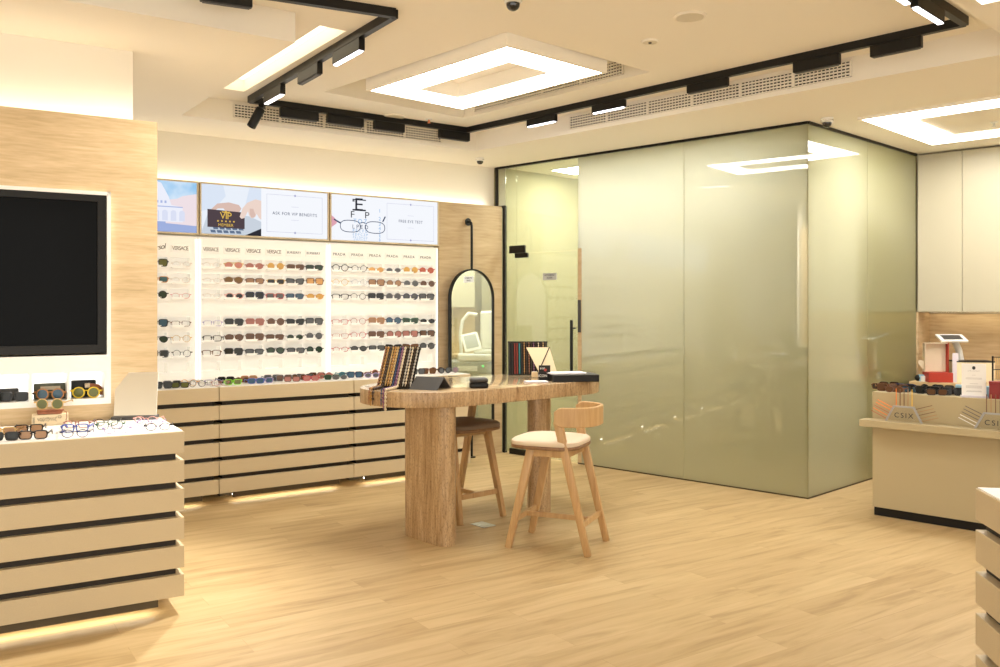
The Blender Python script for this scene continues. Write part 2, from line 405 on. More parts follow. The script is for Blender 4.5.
# ------------------------------------------------------------------ ceiling fittings
def ring_light(quad, z0, zt, w, label, recess, em='panel_light'):
    c = sum(quad, Vector((0, 0)))/4
    ex = (quad[1]-quad[0]+quad[2]-quad[3]); ey = (quad[3]-quad[0]+quad[2]-quad[1])
    lx, ly = ex.length/2, ey.length/2
    a = math.atan2(ex.y, ex.x)
    t = thing('square_ring_light', label, 'ceiling light', (c.x, c.y, z0), a, 'square ring ceiling lights')
    hx, hy, b = lx/2, ly/2, 0.025
    h = zt-z0
    m = MB()
    o = [(-hx-b, -hy-b), (hx+b, -hy-b), (hx+b, hy+b), (-hx-b, hy+b)]
    i = [(-hx, -hy), (hx, -hy), (hx, hy), (-hx, hy)]
    m.holed([Vector(p) for p in o], [[Vector(p) for p in i]], 0.0); m.walls(o, 0, h); m.walls(i, 0, 0.012)
    m.poly([(*p, h) for p in o])
    m.build('housing', 'ceil_paint', t)
    j = [(-hx+w, -hy+w), (hx-w, -hy+w), (hx-w, hy-w), (-hx+w, hy-w)]
    m = MB(); m.holed([Vector(p) for p in i], [[Vector(p) for p in j]], 0.004); m.holed([Vector(p) for p in i], [[Vector(p) for p in j]], 0.010)
    m.walls(j, 0.004, 0.010); m.walls(i, 0.004, 0.010)
    m.build('diffuser', em, t)
    m = MB(); m.walls(j, 0, recess); m.poly([(*p, recess) for p in j])
    m.build('inner_panel', 'ceil_paint', t)
    return t
ring_light([px(371, 91, 3.14), px(506, 47, 3.14), px(603, 73, 3.14), px(462, 109, 3.14)], 3.14, 3.54, 0.235,
           'glowing rectangular ring light hung in the ceiling coffer over the table', 0.12)
q0, q1 = px(862, 120, 3.03), px(932, 145, 3.03)
u = (q0-q1).normalized(); v = Vector((-u.y, u.x))
if v.x < 0: v = -v
ring_light([q0, q0+v*2.2, q1+v*2.2, q1], 3.03, 3.0499, 0.28, 'glowing rectangular ring light on the ceiling over the reception desk', 0.015)

q = px(981, 5, 3.03)
ring_light([q-Vector((0.707, 0.707))*1.5, q-Vector((0.707, 0.707))*1.5+v*2.2, q+v*2.2, q], 3.03, 3.0499, 0.28, 'ring light at the top corner of the picture past the end of the track', 0.015, 'soft_panel_light')
def grille(P, Q, z0, z1, panels, label, out):
    """air grille along the wall face from P to Q; out = unit vector into the room"""
    d = Q-P; L = d.length; a = math.atan2(d.y, d.x)
    n = Vector((-math.sin(a), math.cos(a)))
    sg = 1 if n.dot(out) > 0 else -1
    t = thing('air_grille', label, 'air vent', (P.x+out.x*0.004, P.y+out.y*0.004, (z0+z1)/2), a, 'linear air grilles')
    h = (z1-z0)/2; y0, y1 = (0, 0.012) if sg > 0 else (-0.012, 0)
    MB().box(0, L, -0.002*sg if sg < 0 else 0, 0.002 if sg > 0 else 0.002, -h, h).build('duct_back', 'black', t)
    m = MB()
    m.box(0, L, y0, y1, h-0.006, h); m.box(0, L, y0, y1, -h, -h+0.006)
    for k in range(panels+1):
        x = L*k/panels; m.box(max(0, x-0.011), min(L, x+0.011), y0, y1, -h, h)
    m.build('frame', 'ceil_paint', t)
    for k in range(panels):
        m = MB(); x0, x1 = L*k/panels+0.011, L*(k+1)/panels-0.011
        for i in range(1, 5):
            z = -h+2*h*i/5; m.box(x0, x1, y0+0.002*sg, y1-0.002*sg if sg > 0 else y1+0.002, z-0.0045, z+0.0045)
        nn = int((x1-x0)/0.026)
        for i in range(1, nn):
            x = x0+(x1-x0)*i/nn; m.box(x-0.003, x+0.003, y0+0.003, y1-0.003, -h, h)
        m.build('louvre', 'ceil_paint', t)
P, Q = on_line(Mv, K, 233), on_line(Mv, K, 441)
grille(P, Q, 3.085, 3.195, 5, 'long white air grille on the ceiling step above the eyewear display', Vector((B.n.x, B.n.y))*-1)
P, Q = on_line(K, R, 570), on_line(K, R, 852)
nn = Vector((R-K)).normalized(); nn = Vector((nn.y, -nn.x)); nn = nn if nn.y < 0 else -nn
grille(P, Q, 3.085, 3.195, 6, 'long white air grille on the ceiling step above the glass room', nn)
P, Q = on_line(cof[3], cof[2], 475), on_line(cof[3], cof[2], 624)
grille(P, Q, 3.25, 3.36, 4, 'white air grille inside the coffer behind the ring light', nn)

# lighting track
TZ = 3.17
T1, T2, T3, T4 = px(395, 18, TZ), px(250, 103, TZ), px(467, 133, TZ), px(965, 26, TZ)
T0 = T1+(px(275, 0, TZ)-T1).normalized()*2.4; T5 = T4+(px(925, 0, TZ)-T4).normalized()*2.2
tr = thing('lighting_track', 'black lighting track running round the raised part of the ceiling', 'lighting track', (T3.x, T3.y, H1))
def loc3(p, z): return (p.x-T3.x, p.y-T3.y, z-H1)
for a, b in ((T0, T1), (T1, T2), (T2, T3), (T3, T4), (T4, T5)):
    MB().bar(loc3(a, TZ+0.025), loc3(b, TZ+0.025), 0.04, 0.05).build('rail', 'black', tr)
def head(Pa, Pb, xa, xb, lit, label, drop=0.075):
    a, b = on_line(Pa, Pb, xa), on_line(Pa, Pb, xb)
    c = (a+b)/2; L = (b-a).length; an = math.atan2((b-a).y, (b-a).x)
    t = thing('track_light', label, 'track light', (c.x, c.y, TZ-0.001), an, 'linear heads on the lighting track')
    MB().box(-L/2, L/2, -0.02, 0.02, -drop, 0, 0.003).build('body', 'black', t)
    MB().box(-L/2+0.012, L/2-0.012, -0.014, 0.014, -drop-0.006, -drop).build('diffuser', 'head_light' if lit else 'charcoal', t)
    if lit:
        # cells of the louvre
        m = MB(); n = 12
        for k in range(n+1):
            x = -L/2+0.012+(L-0.024)*k/n; m.box(x-0.002, x+0.002, -0.017, 0.017, -drop-0.009, -drop-0.004)
        m.build('louvre', 'chrome', t)
head(T1, T2, 335, 362, True, 'lit linear track head nearest the front corner of the track')
head(T1, T2, 300, 320, False, 'unlit linear track head between two lit ones beside the bright slot')
head(T1, T2, 266, 283, True, 'lit linear track head just above the cylinder spotlight')
for (a, b), w in zip(((280, 318), (327, 363), (374, 404), (439, 469)), ('first', 'second', 'third', 'last')):
    head(T2, T3, a, b, False, f'{w} unlit black track head along the display wall from the cylinder spotlight')
head(T3, T4, 528, 556, True, 'lit linear track head nearest the far corner above the glass door', 0.06)
head(T3, T4, 593, 625, True, 'lit linear track head in front of the start of the glass room grille', 0.06)
head(T3, T4, 688, 728, False, 'unlit black track head in the middle of the run above the glass wall', 0.06)
head(T3, T4, 794, 840, False, 'unlit black track head above the end of the glass room grille', 0.07)
head(T3, T4, 871, 922, False, 'unlit black track head past the end of the glass room grille', 0.07)
head(T4, T5, 941, 914, True, 'lit linear track head on the short run beside the end corner of the track', 0.07)
head(T4, T5, 908, 884, True, 'lit linear track head cut by the top edge, on the short run')
head(T0, T1, 200, 252, False, 'black track head in front of the dropped white bulkhead', 0.06)
c = on_line(T2, T3, 262)
t = thing('spotlight', 'black cylinder spotlight tilted down at the corner of the track', 'spotlight', (c.x, c.y, TZ))
MB().box(-0.02, 0.02, -0.03, 0.03, -0.03, 0).tube([(0, 0, 0), (0, 0, -0.09)], 0.008).build('bracket', 'black', t)
an = Matrix.Translation((-0.02, -0.01, -0.06))@Matrix.Rotation(math.radians(-155), 4, 'Y')@Matrix.Rotation(math.radians(10), 4, 'X')
MB().lathe([(0.0, -0.03), (0.032, -0.03), (0.036, -0.026), (0.036, 0.14), (0.03, 0.142), (0.028, 0.12), (0.0, 0.12)], 20, an).build('barrel', 'black', t, True)

def dome(x, y, z, label, s=1.0, out=(0, 0)):
    p = px(x, y, z)
    t = thing('security_camera', label, 'security camera', (p.x, p.y, z+0.002), 0, 'ceiling dome cameras')
    MB().lathe([(0.0, 0.0), (0.055*s, 0.0), (0.058*s, -0.01), (0.055*s, -0.04*s), (0.045*s, -0.045*s), (0, -0.045*s)], 24).build('housing', 'plastic_white', t, True)
    MB().lathe([(0.044*s, -0.04*s), (0.042*s, -0.062*s), (0.033*s, -0.078*s), (0.018*s, -0.088*s), (0, -0.09*s)], 24).build('dome', 'black_gloss', t, True)
    MB().lathe([(0.0575*s, -0.02*s), (0.0585*s, -0.022*s), (0.0585*s, -0.028*s), (0.0575*s, -0.03*s)], 24).build('trim_ring', 'chrome', t, True)
dome(513, -3, H1, 'dome camera on the raised ceiling over the ring light, cut by the top edge', 0.85)
dome(480, 158, H2, 'small dome camera under the soffit at the end of the display wall', 0.75)
dome(827, 118, H2, 'small dome camera on the ceiling in front of the corner of the glass room', 0.85)
def disc(x, y, z, r, label, cat, name, hole=False):
    p = px(x, y, z); t = thing(name, label, cat, (p.x, p.y, z))
    MB().lathe([(0, 0), (r, 0), (r, -0.006), (r*0.86, -0.011), (r*0.84, -0.008), (0, -0.008)], 32).build('rim', 'ceil_paint', t, True)
    MB().lathe([(0, -0.0085), (r*0.82, -0.0085), (r*0.8, -0.011), (0, -0.011)], 32).build('cover', 'speaker_cloth', t, True)
    if hole: MB().lathe([(0, -0.011), (r*0.2, -0.011), (r*0.16, -0.016), (0, -0.016)], 16).build('sensor', 'charcoal', t, True)
disc(690, 16, H1, 0.095, 'large round ceiling speaker on the raised ceiling', 'ceiling speaker', 'ceiling_speaker')
disc(395, 116, H1, 0.10, 'round ceiling speaker between the ring light and the display wall grille', 'ceiling speaker', 'ceiling_speaker')
disc(650, 41, H1, 0.055, 'small round smoke detector with a dark middle on the raised ceiling', 'smoke detector', 'smoke_detector', True)
def sprinkler(x, y, z, m, label):
    p = px(x, y, z); t = thing('sprinkler', label, 'sprinkler', (p.x, p.y, z), 0, 'ceiling sprinklers')
    MB().lathe([(0, 0), (0.03, 0), (0.026, -0.008), (0, -0.008)], 16).build('rosette', 'plastic_white', t, True)
    MB().lathe([(0.008, -0.008), (0.008, -0.03), (0.016, -0.032), (0.016, -0.036), (0, -0.036)], 12).build('nozzle', m, t, True)
sprinkler(429, 119, H1, 'orange_bulb', 'small orange sprinkler between the ring light and the display wall grille')
sprinkler(841, 46, H1, 'plastic_white', 'small white sprinkler just inside the track above the glass room')
sprinkler(994, 122, 3.045, 'steel', 'small metal sprinkler inside the ring light over the reception desk')

# ------------------------------------------------------------------ slatted counters
def counter(name, label, w, d, loc, rotz, gap=0.0, group=None, x_end=(True, True), top='white'):
    t = thing(name, label, 'display counter', loc, rotz, group)
    for i in range(6):
        z1 = 0.92-0.145*i
        MB().box(gap, w-gap, 0, d, z1-0.11, z1-(0.0015 if i == 0 else 0), 0.0015, seg=1).build('slat', 'champagne', t)
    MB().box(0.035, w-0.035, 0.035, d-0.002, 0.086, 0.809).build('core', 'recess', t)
    MB().box(gap+0.006, w-gap-0.006, 0.006, d-0.004, 0.9185, 0.9225).build('top', top, t)
    MB().box(0.12, w-0.12, 0.03, 0.045, 0.04, 0.086).build('fascia', 'fascia', t)
    MB().box(0.10, w-0.10, 0.30, d-0.03, 0.0, 0.086).build('plinth', 'fascia', t)
    MB().box(0.13, w-0.13, 0.06, 0.085, 0.050, 0.058).build('led_strip', 'led_strip', t)
    return t
SB = [1.0, 2.167, 3.325, 4.53]
for a, lab in ((-0.19, 'slatted display counter hidden behind the television wall'), (-1.38, 'slatted display counter by the round lit niche, hidden behind the television wall')):
    counter('slatted_counter', lab, 1.18, TW-6.87-0.012, B.w(a, 6.87), B.a, 0.003, 'slatted counters under the eyewear wall')
for i, lab in enumerate(('slatted display counter against the lit wall beside the television wall', 'widest visible slatted counter under the middle of the lit eyewear wall',
                         'slatted counter under the end of the lit wall, behind the stone table')):
    counter('slatted_counter', lab, SB[i+1]-SB[i], TW-6.87-0.012, B.w(SB[i], 6.87), B.a, 0.003, 'slatted counters under the eyewear wall')
NC = Fr((-1.602, 4.44), 31.5)
counter('slatted_counter', 'large slatted counter with white top in front of the television wall', 2.6, 0.66, NC.w(-2.6, 0.0), NC.a, 0.0)
# counter by the entrance, cut by the frame
RC = Fr((1.657, 3.05), -9)
t = counter('slatted_counter', 'slatted counter with white top in the near corner opposite the television', 1.2, 1.7, RC.w(0, -1.7), RC.a, 0.0)
MB().box(0.06, 1.14, 0.06, 1.64, 0.9226, 0.9245).build('inset_panel', 'white', t)

# ------------------------------------------------------------------ wall display
Z_ROWS = [1.885, 1.752, 1.62, 1.385, 1.253, 1.128, 0.998]       # tray floors
COL0, PITCH = 0.105, 0.188
S_MOD = [1.022, 2.219, 3.416]; MODW = 1.193
SIGNS = [[None]*3+['Persol', 'Persol', 'VERSACE'], ['VERSACE']*4+['BURBERRY']*2, ['PRADA']*6]
BAY = ['far bay', 'centre bay', 'mirror bay']
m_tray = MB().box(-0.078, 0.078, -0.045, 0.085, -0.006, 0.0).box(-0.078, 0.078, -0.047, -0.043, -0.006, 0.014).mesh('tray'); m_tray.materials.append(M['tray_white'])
for mi, s0_ in enumerate(S_MOD):
    t = thing('eyewear_wall_display', ['white lit eyewear display wall half hidden by the television wall', 'white lit eyewear display wall, centre bay of the three',
              'white lit eyewear display wall at the end beside the mirror'][mi], 'wall display', B.w(s0_, TW, 0), B.a, 'lit eyewear wall bays')
    xs = [0.0]; pock = set()
    for k in range(6):
        cx = COL0+PITCH*k; xs += [cx-0.08, cx+0.08]
    xs.append(MODW)
    zs = [0.925]; rows = sorted(Z_ROWS)
    for z in rows: zs += [z, z+0.082]
    zs.append(2.15)
    m = MB()
    for i in range(len(xs)-1):
        for j in range(len(zs)-1):
            x0, x1, z0, z1 = xs[i], xs[i+1], zs[j], zs[j+1]
            if i % 2 == 1 and j % 2 == 1:
                dp = 0.086
                m.poly([(x0, 0, z0), (x1, 0, z0), (x1, dp, z0), (x0, dp, z0)]); m.poly([(x0, 0, z1), (x0, dp, z1), (x1, dp, z1), (x1, 0, z1)])
                m.poly([(x0, 0, z0), (x0, dp, z0), (x0, dp, z1), (x0, 0, z1)]); m.poly([(x1, 0, z0), (x1, 0, z1), (x1, dp, z1), (x1, dp, z0)])
                m.poly([(x0, dp, z0), (x1, dp, z0), (x1, dp, z1), (x0, dp, z1)])
            else: m.poly([(x0, 0, z0), (x1, 0, z0), (x1, 0, z1), (x0, 0, z1)])
    m.walls([(0, 0), (0, 0.10)], 0.925, 2.15, False); m.walls([(MODW, 0), (MODW, 0.10)], 0.925, 2.15, False)
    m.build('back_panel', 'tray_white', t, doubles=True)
    MB().box(0, MODW, 0.101, 0.12, 0.0, 2.62).build('carcass', 'white_matte', t)
    for x in (0.012, MODW-0.012):
        MB().box(x-0.009, x+0.009, -0.006, -0.001, 0.93, 2.13).build('light_strip', 'tray_back', t)
    for zi, z in enumerate(Z_ROWS):
        for k in range(6):
            if mi == 0 and k < 4: continue
            if zi == 6: continue
            o = bpy.data.objects.new('tray', m_tray); C.objects.link(o); o.parent = t; o.location = (COL0+PITCH*k, 0, z)
    for k in range(6):
        sg = SIGNS[mi][k]
        if not sg or (mi == 0 and k < 4): continue
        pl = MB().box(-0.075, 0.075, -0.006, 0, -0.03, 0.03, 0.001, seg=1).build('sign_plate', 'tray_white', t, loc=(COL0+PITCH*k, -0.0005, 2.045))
        if sg == 'Persol': text(sg, 0.062, 'ink_brown', pl, (0, -0.0068, 0), shear=0.35, space=0.85, rot=(PI/2, math.radians(-12), 0))
        elif sg == 'VERSACE': text(sg, 0.047, 'ink_brown', pl, (0, -0.0068, 0), space=0.82, sx=0.82)
        elif sg == 'BURBERRY': text(sg, 0.030, 'ink', pl, (0, -0.0068, 0), sx=0.95)
        else: text(sg, 0.036, 'ink', pl, (0, -0.0068, 0), space=1.15)

# lit signs above
SZ0, SZ1 = 2.165, 2.62
def sign(mi, label, painter):
    t = thing('lit_sign', label, 'sign', B.w(S_MOD[mi]+0.004, TW-0.03, SZ0), B.a, 'lit picture signs over the display')
    w, h = MODW-0.006, SZ1-SZ0
    m = MB(); f = 0.014
    m.box(0, w, 0, 0.13, 0, f).box(0, w, 0, 0.13, h-f, h).box(0, f, 0, 0.13, f, h-f).box(w-f, w, 0, 0.13, f, h-f)
    m.build('frame', 'champagne', t)
    painter(t, f, w-f, f, h-f)
def ecol(name, c, s=0.43):
    if name not in M: emis(name, c, s)
    return name
def flat(t, name, pts, y, col):
    """flat printed area of the backlit picture, pts in sign coordinates"""
    MB().poly([(x, y, z) for x, z in pts]).build(name, col, t)
SW = ecol('sign_white', (0.93, 0.95, 1.0))
def ell(cx, cz, rx, rz, n=20, a0=0, a1=360): return [(cx+rx*math.cos(math.radians(a0+(a1-a0)*k/n)), cz+rz*math.sin(math.radians(a0+(a1-a0)*k/n))) for k in range(n+(0 if a1-a0 == 360 else 1))]
def city(t, x0, x1, z0, z1):
    w, h = x1-x0, z1-z0
    mt = bpy.data.materials.new('sign_sky'); mt.use_nodes = True; nt = mt.node_tree; nt.nodes.clear(); N = nt.nodes; L = nt.links
    tc = N.new('ShaderNodeTexCoord'); n = N.new('ShaderNodeTexNoise'); n.inputs['Scale'].default_value = 4.5; n.inputs['Detail'].default_value = 3
    r = N.new('ShaderNodeValToRGB'); r.color_ramp.elements[0].position = 0.38; r.color_ramp.elements[0].color = (0.30, 0.58, 0.88, 1); r.color_ramp.elements[1].position = 0.68; r.color_ramp.elements[1].color = (0.80, 0.90, 1, 1)
    e = N.new('ShaderNodeEmission'); e.inputs[1].default_value = 0.43; o = N.new('ShaderNodeOutputMaterial')
    L.new(tc.outputs['Object'], n.inputs[0]); L.new(n.outputs['Fac'], r.inputs[0]); L.new(r.outputs[0], e.inputs[0]); L.new(e.outputs[0], o.inputs[0]); M['sign_sky'] = mt
    flat(t, 'picture_sky', [(x0, z0), (x1, z0), (x1, z1), (x0, z1)], 0.01, 'sign_sky')
    X = lambda u: x0+w*u
    Zv = lambda v: z0+h*v
    ecol('sign_wall', (0.72, 0.76, 0.92)); ecol('sign_wall_pale', (0.86, 0.88, 0.98)); ecol('sign_shade', (0.42, 0.50, 0.78)); ecol('sign_street', (0.36, 0.45, 0.74)); ecol('sign_pink', (0.88, 0.76, 0.80))
    flat(t, 'picture_street', [(X(0), Zv(0)), (X(1), Zv(0)), (X(1), Zv(0.16)), (X(0.8), Zv(0.2)), (X(0), Zv(0.25))], 0.0095, 'sign_street')
    flat(t, 'picture_houses', [(X(0.78), Zv(0.17)), (X(1), Zv(0.14)), (X(1), Zv(0.78)), (X(0.9), Zv(0.72)), (X(0.86), Zv(0.66)), (X(0.78), Zv(0.62))], 0.0092, 'sign_pink')
    flat(t, 'picture_facade', [(X(0.3), Zv(0.2)), (X(0.9), Zv(0.2)), (X(0.9), Zv(0.50)), (X(0.82), Zv(0.53)), (X(0.80), Zv(0.7)), (X(0.75), Zv(0.95)), (X(0.70), Zv(1)), (X(0.3), Zv(1))], 0.009, 'sign_wall_pale')
    for k in range(5):
        c = 0.655+k*0.06
        flat(t, 'picture_arch', [(X(c-0.02), Zv(0.22)), (X(c+0.02), Zv(0.22))]+ell(X(c), Zv(0.38), w*0.02, h*0.05, 8, 0, 180), 0.0085, 'sign_wall')
    flat(t, 'picture_cornice', [(X(0.3), Zv(0.485)), (X(0.9), Zv(0.485)), (X(0.9), Zv(0.505)), (X(0.3), Zv(0.505))], 0.0085, 'sign_shade')
    for k in range(5):
        c = 0.66+k*0.028
        flat(t, 'picture_window', [(X(c), Zv(0.56)), (X(c+0.014), Zv(0.56)), (X(c+0.014), Zv(0.61)), (X(c), Zv(0.61))], 0.0085, 'sign_shade')
def border(t, x0, x1, z0, z1, col, y=0.0085):
    m = MB(); e = 0.0022
    for a in ((x0, x1, z0, z0+e), (x0, x1, z1-e, z1), (x0, x0+e, z0, z1), (x1-e, x1, z0, z1)): m.poly([(a[0], y, a[2]), (a[1], y, a[2]), (a[1], y, a[3]), (a[0], y, a[3])])
    cx = (x0+x1)/2
    for z in (z0, z1): m.poly([(cx-0.012, y-0.0003, z), (cx, y-0.0003, z-0.012), (cx+0.012, y-0.0003, z), (cx, y-0.0003, z+0.012)])
    cz = (z0+z1)/2
    for z in (cz-0.055, cz+0.065): m.poly([(cx-0.035, y, z), (cx+0.035, y, z), (cx+0.035, y, z+0.002), (cx-0.035, y, z+0.002)])
    m.build('printed_border', col, t)
ecol('sign_line', (0.40, 0.40, 0.62)); ecol('sign_ink', (0.05, 0.07, 0.14)); ecol('sign_blue', (0.18, 0.42, 0.75)); ecol('sign_black', (0.03, 0.03, 0.04))
ecol('sign_skin', (0.86, 0.68, 0.60)); ecol('sign_skin_dark', (0.72, 0.52, 0.45)); ecol('sign_card', (0.085, 0.06, 0.07)); ecol('sign_gold', (0.80, 0.52, 0.10)); ecol('sign_grey', (0.60, 0.66, 0.74)); ecol('sign_key', (0.13, 0.18, 0.27)); ecol('sign_shirt', (0.72, 0.80, 0.93)); ecol('sign_soft', (0.84, 0.89, 0.97))
def vip(t, x0, x1, z0, z1):
    xm = x0+(x1-x0)*0.455; w, h = xm-x0, z1-z0
    X = lambda u: x0+w*u
    Zv = lambda v: z0+h*v
    P = lambda L: [(X(a), Zv(b)) for a, b in L]
    flat(t, 'picture_shirt', P([(0, 0), (1, 0), (1, 1), (0, 1)]), 0.010, 'sign_soft')
    flat(t, 'picture_sleeve', P([(0.0, 0.45), (0.22, 0.52), (0.4, 0.78), (0.36, 1), (0.0, 1)]), 0.0097, 'sign_shirt')
    flat(t, 'picture_sleeve', P([(0.72, 0.6), (1, 0.75), (1, 1), (0.8, 1)]), 0.0097, 'sign_shirt')
    flat(t, 'picture_hand', P([(0.16, 0.50), (0.26, 0.62), (0.45, 0.66), (0.62, 0.62), (0.66, 0.55), (0.62, 0.46), (0.42, 0.45), (0.36, 0.53), (0.27, 0.52), (0.2, 0.46)]), 0.0094, 'sign_skin_dark')
    flat(t, 'picture_laptop', P([(0.0, 0.02), (0.12, 0.46), (0.8, 0.40), (1.0, 0.3), (1, 0.12), (0.75, 0.0), (0.0, 0.0)]), 0.0091, 'sign_grey')
    flat(t, 'picture_laptop_edge', P([(0.72, 0.0), (1.0, 0.0), (1, 0.16)]), 0.0088, 'sign_black')
    for r_ in range(2):
        for k in range(5):
            a = 0.16+k*0.105+r_*0.04; b = 0.03+r_*0.07
            flat(t, 'picture_key', P([(a, b), (a+0.08, b), (a+0.065, b+0.055), (a-0.015, b+0.055)]), 0.0088, 'sign_key')
    flat(t, 'picture_card', P([(0.10, 0.14), (0.715, 0.13), (0.715, 0.47), (0.10, 0.50)]), 0.0084, 'sign_card')
    text('VIP', 0.085, 'sign_gold', t, (X(0.40), 0.0078, Zv(0.375)), name='printed_word', ext=0, space=0.85)
    flat(t, 'picture_crown', P([(0.345, 0.445), (0.455, 0.445), (0.47, 0.475), (0.43, 0.462), (0.40, 0.487), (0.37, 0.462), (0.33, 0.475)]), 0.0079, 'sign_gold')
    for k in range(5):
        cx, cz = X(0.27+k*0.066), Zv(0.27)
        st = [(cx+(0.011 if i % 2 == 0 else 0.005)*math.sin(i*PI/5), cz+(0.011 if i % 2 == 0 else 0.005)*math.cos(i*PI/5)) for i in range(10)]
        flat(t, 'picture_star', st, 0.0079, 'sign_gold')
    text('MEMBER', 0.036, 'sign_gold', t, (X(0.40), 0.0078, Zv(0.19)), name='printed_word', ext=0)
    flat(t, 'picture_hand', P([(1, 0.74), (0.9, 0.76), (0.76, 0.68), (0.68, 0.56), (0.63, 0.38), (0.66, 0.34), (0.71, 0.36), (0.77, 0.50), (0.79, 0.42), (0.83, 0.36), (0.90, 0.40), (0.92, 0.46), (0.96, 0.38), (1, 0.34)]), 0.0081, 'sign_skin')
    flat(t, 'picture_finger', P([(0.8, 0.44), (0.83, 0.375), (0.88, 0.38), (0.9, 0.44), (0.86, 0.56), (0.8, 0.56)]), 0.0078, 'sign_skin_dark')
    flat(t, 'notice_panel', [(xm, z0), (x1, z0), (x1, z1), (xm, z1)], 0.010, SW)
    border(t, xm+0.05, x1-0.05, z0+0.045, z1-0.045, 'sign_line')
    text('ASK FOR VIP BENEFITS', 0.039, 'sign_ink', t, ((xm+x1)/2, 0.0083, (z0+z1)/2), name='printed_word', ext=0, space=1.1)
def eyechart(t, x0, x1, z0, z1):
    xm = x0+(x1-x0)*0.47; w, h = xm-x0, z1-z0
    X = lambda u: x0+w*u
    Zv = lambda v: z0+h*v
    flat(t, 'chart_panel', [(x0, z0), (x1, z0), (x1, z1), (x0, z1)], 0.010, SW)
    text('E', 0.17, 'sign_black', t, (X(0.52), 0.0085, Zv(0.80)), name='printed_word', ext=0, sx=1.2)
    m = MB()
    for u, v, a, b in ((0.40, 0.93, 0.66, 0.905), (0.40, 0.705, 0.66, 0.67), (0.40, 0.9, 0.44, 0.87)): m.poly([(X(u), 0.0083, Zv(v)), (X(a), 0.0083, Zv(v)), (X(a), 0.0083, Zv(b)), (X(u), 0.0083, Zv(b))])
    m.build('printed_serif', 'sign_black', t)
    text('F', 0.09, 'sign_black', t, (X(0.40), 0.0085, Zv(0.575)), name='printed_word', ext=0, sx=1.15)
    text('P', 0.09, 'sign_black', t, (X(0.68), 0.0085, Zv(0.575)), name='printed_word', ext=0, sx=1.15)
    for s_, z, sz, c_ in (('T O Z', 0.44, 0.055, 'sign_blue'), ('L P E D', 0.31, 0.055, 'sign_ink'), ('P E C F D', 0.22, 0.04, 'sign_blue'), ('E D F C Z P', 0.14, 0.032, 'sign_blue'), ('F E L O P Z D', 0.075, 0.026, 'sign_blue'), ('D E F P O T E C', 0.025, 0.02, 'sign_blue')):
        text(s_, sz, c_, t, (X(0.55), 0.0085, Zv(z)), name='printed_word', ext=0)
    for n_, z in (('1', 0.70), ('2', 0.52), ('3', 0.40), ('4', 0.30), ('5', 0.22), ('6', 0.15), ('7', 0.09), ('8', 0.035)):
        text(n_, 0.05 if n_ < '5' else 0.035, 'sign_blue', t, (X(0.93), 0.0085, Zv(z)), name='printed_word', ext=0)
    for sx_, c0 in ((0.16, 0.36), (0.62, 0.84)):
        pts = [(X(c0+0.19*math.copysign(abs(math.cos(a))**0.7, math.cos(a))), 0.0080, Zv(0.32+0.13*math.copysign(abs(math.sin(a))**0.8, math.sin(a)))) for a in [2*PI*k/28 for k in range(28)]]
        MB().tube(pts, 0.0035, 6, True).build('pictured_rim', 'sign_ink', t)
    MB().tube([(X(0.55), 0.008, Zv(0.4)), (X(0.6), 0.008, Zv(0.42)), (X(0.65), 0.008, Zv(0.4))], 0.004, 6).build('pictured_bridge', 'sign_ink', t)
    MB().tube([(X(0.17), 0.008, Zv(0.38)), (X(0.05), 0.008, Zv(0.45))], 0.007, 6).build('pictured_arm', 'sign_ink', t)
    MB().tube([(X(0.99), 0.008, Zv(0.46)), (X(1.04), 0.008, Zv(0.58))], 0.006, 6).build('pictured_arm', 'sign_ink', t)
    ecol('sign_finger', (0.75, 0.38, 0.45))
    flat(t, 'pictured_fingers', [(X(0), Zv(0.27)), (X(0.10), Zv(0.36)), (X(0.11), Zv(0.42)), (X(0.05), Zv(0.5)), (X(0), Zv(0.54))], 0.0075, 'sign_finger')
    x2 = xm+0.04
    border(t, x2, x1-0.045, z0+0.03, z1-0.045, 'sign_line')
    text('FREE EYE TEST', 0.039, 'sign_ink', t, ((x2+x1-0.045)/2, 0.0083, (z0+z1)/2), name='printed_word', ext=0, space=1.1)
for a, lab in ((-0.175, 'plain lit wall bay behind the television wall, seen only in the glass reflection'), (-1.372, 'plain lit wall bay nearest the round niche, seen only in the glass reflection')):
    t = thing('eyewear_wall_display', lab, 'wall display', B.w(a, TW, 0), B.a, 'lit eyewear wall bays')
    m = MB(); m.box(0, MODW, 0, 0.10, 0.925, 2.15)
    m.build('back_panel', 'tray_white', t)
    m = MB()
    for z in Z_ROWS:
        for k in range(6): m.box(COL0+PITCH*k-0.078, COL0+PITCH*k+0.078, -0.045, 0.0, z-0.006, z)
    m.build('tray', 'champagne_dark', t)
    MB().box(0, MODW, -0.02, 0.10, 2.165, 2.62).build('sign_panel', 'sign_white', t)
m = MB(); m.box(-1.97, -1.77, 5.55, 7.75, 0, H2); struct(m.build('wall_end', 'travertine', rot=(0, 0, B.a)), 'travertine end wall with a round lit niche, seen reflected in the glass')
t = thing('round_niche', 'round lit display niche on the end wall, seen only in the glass reflection', 'wall niche', B.w(-1.76, 6.35, 1.6), B.a+PI/2)
MB().lathe([(0, 0.0), (0.72, 0.0), (0.72, 0.006), (0, 0.006)], 48, Matrix.Rotation(PI/2, 4, 'X')).build('lit_back', 'niche_light', t)
MB().lathe([(0.72, 0.0), (0.78, 0.0), (0.78, 0.06), (0.72, 0.06)], 48, Matrix.Rotation(PI/2, 4, 'X')).build('ring', 'white', t, True)
m = MB()
for z in (-0.35, 0.0, 0.35): m.box(-0.6, 0.6, -0.05, -0.007, z-0.01, z+0.01)
m.build('shelf', 'white', t)
sign(0, 'lit sign with a blue picture of an arcaded town building', city)
sign(1, 'lit sign with a hand holding a black VIP member card', vip)
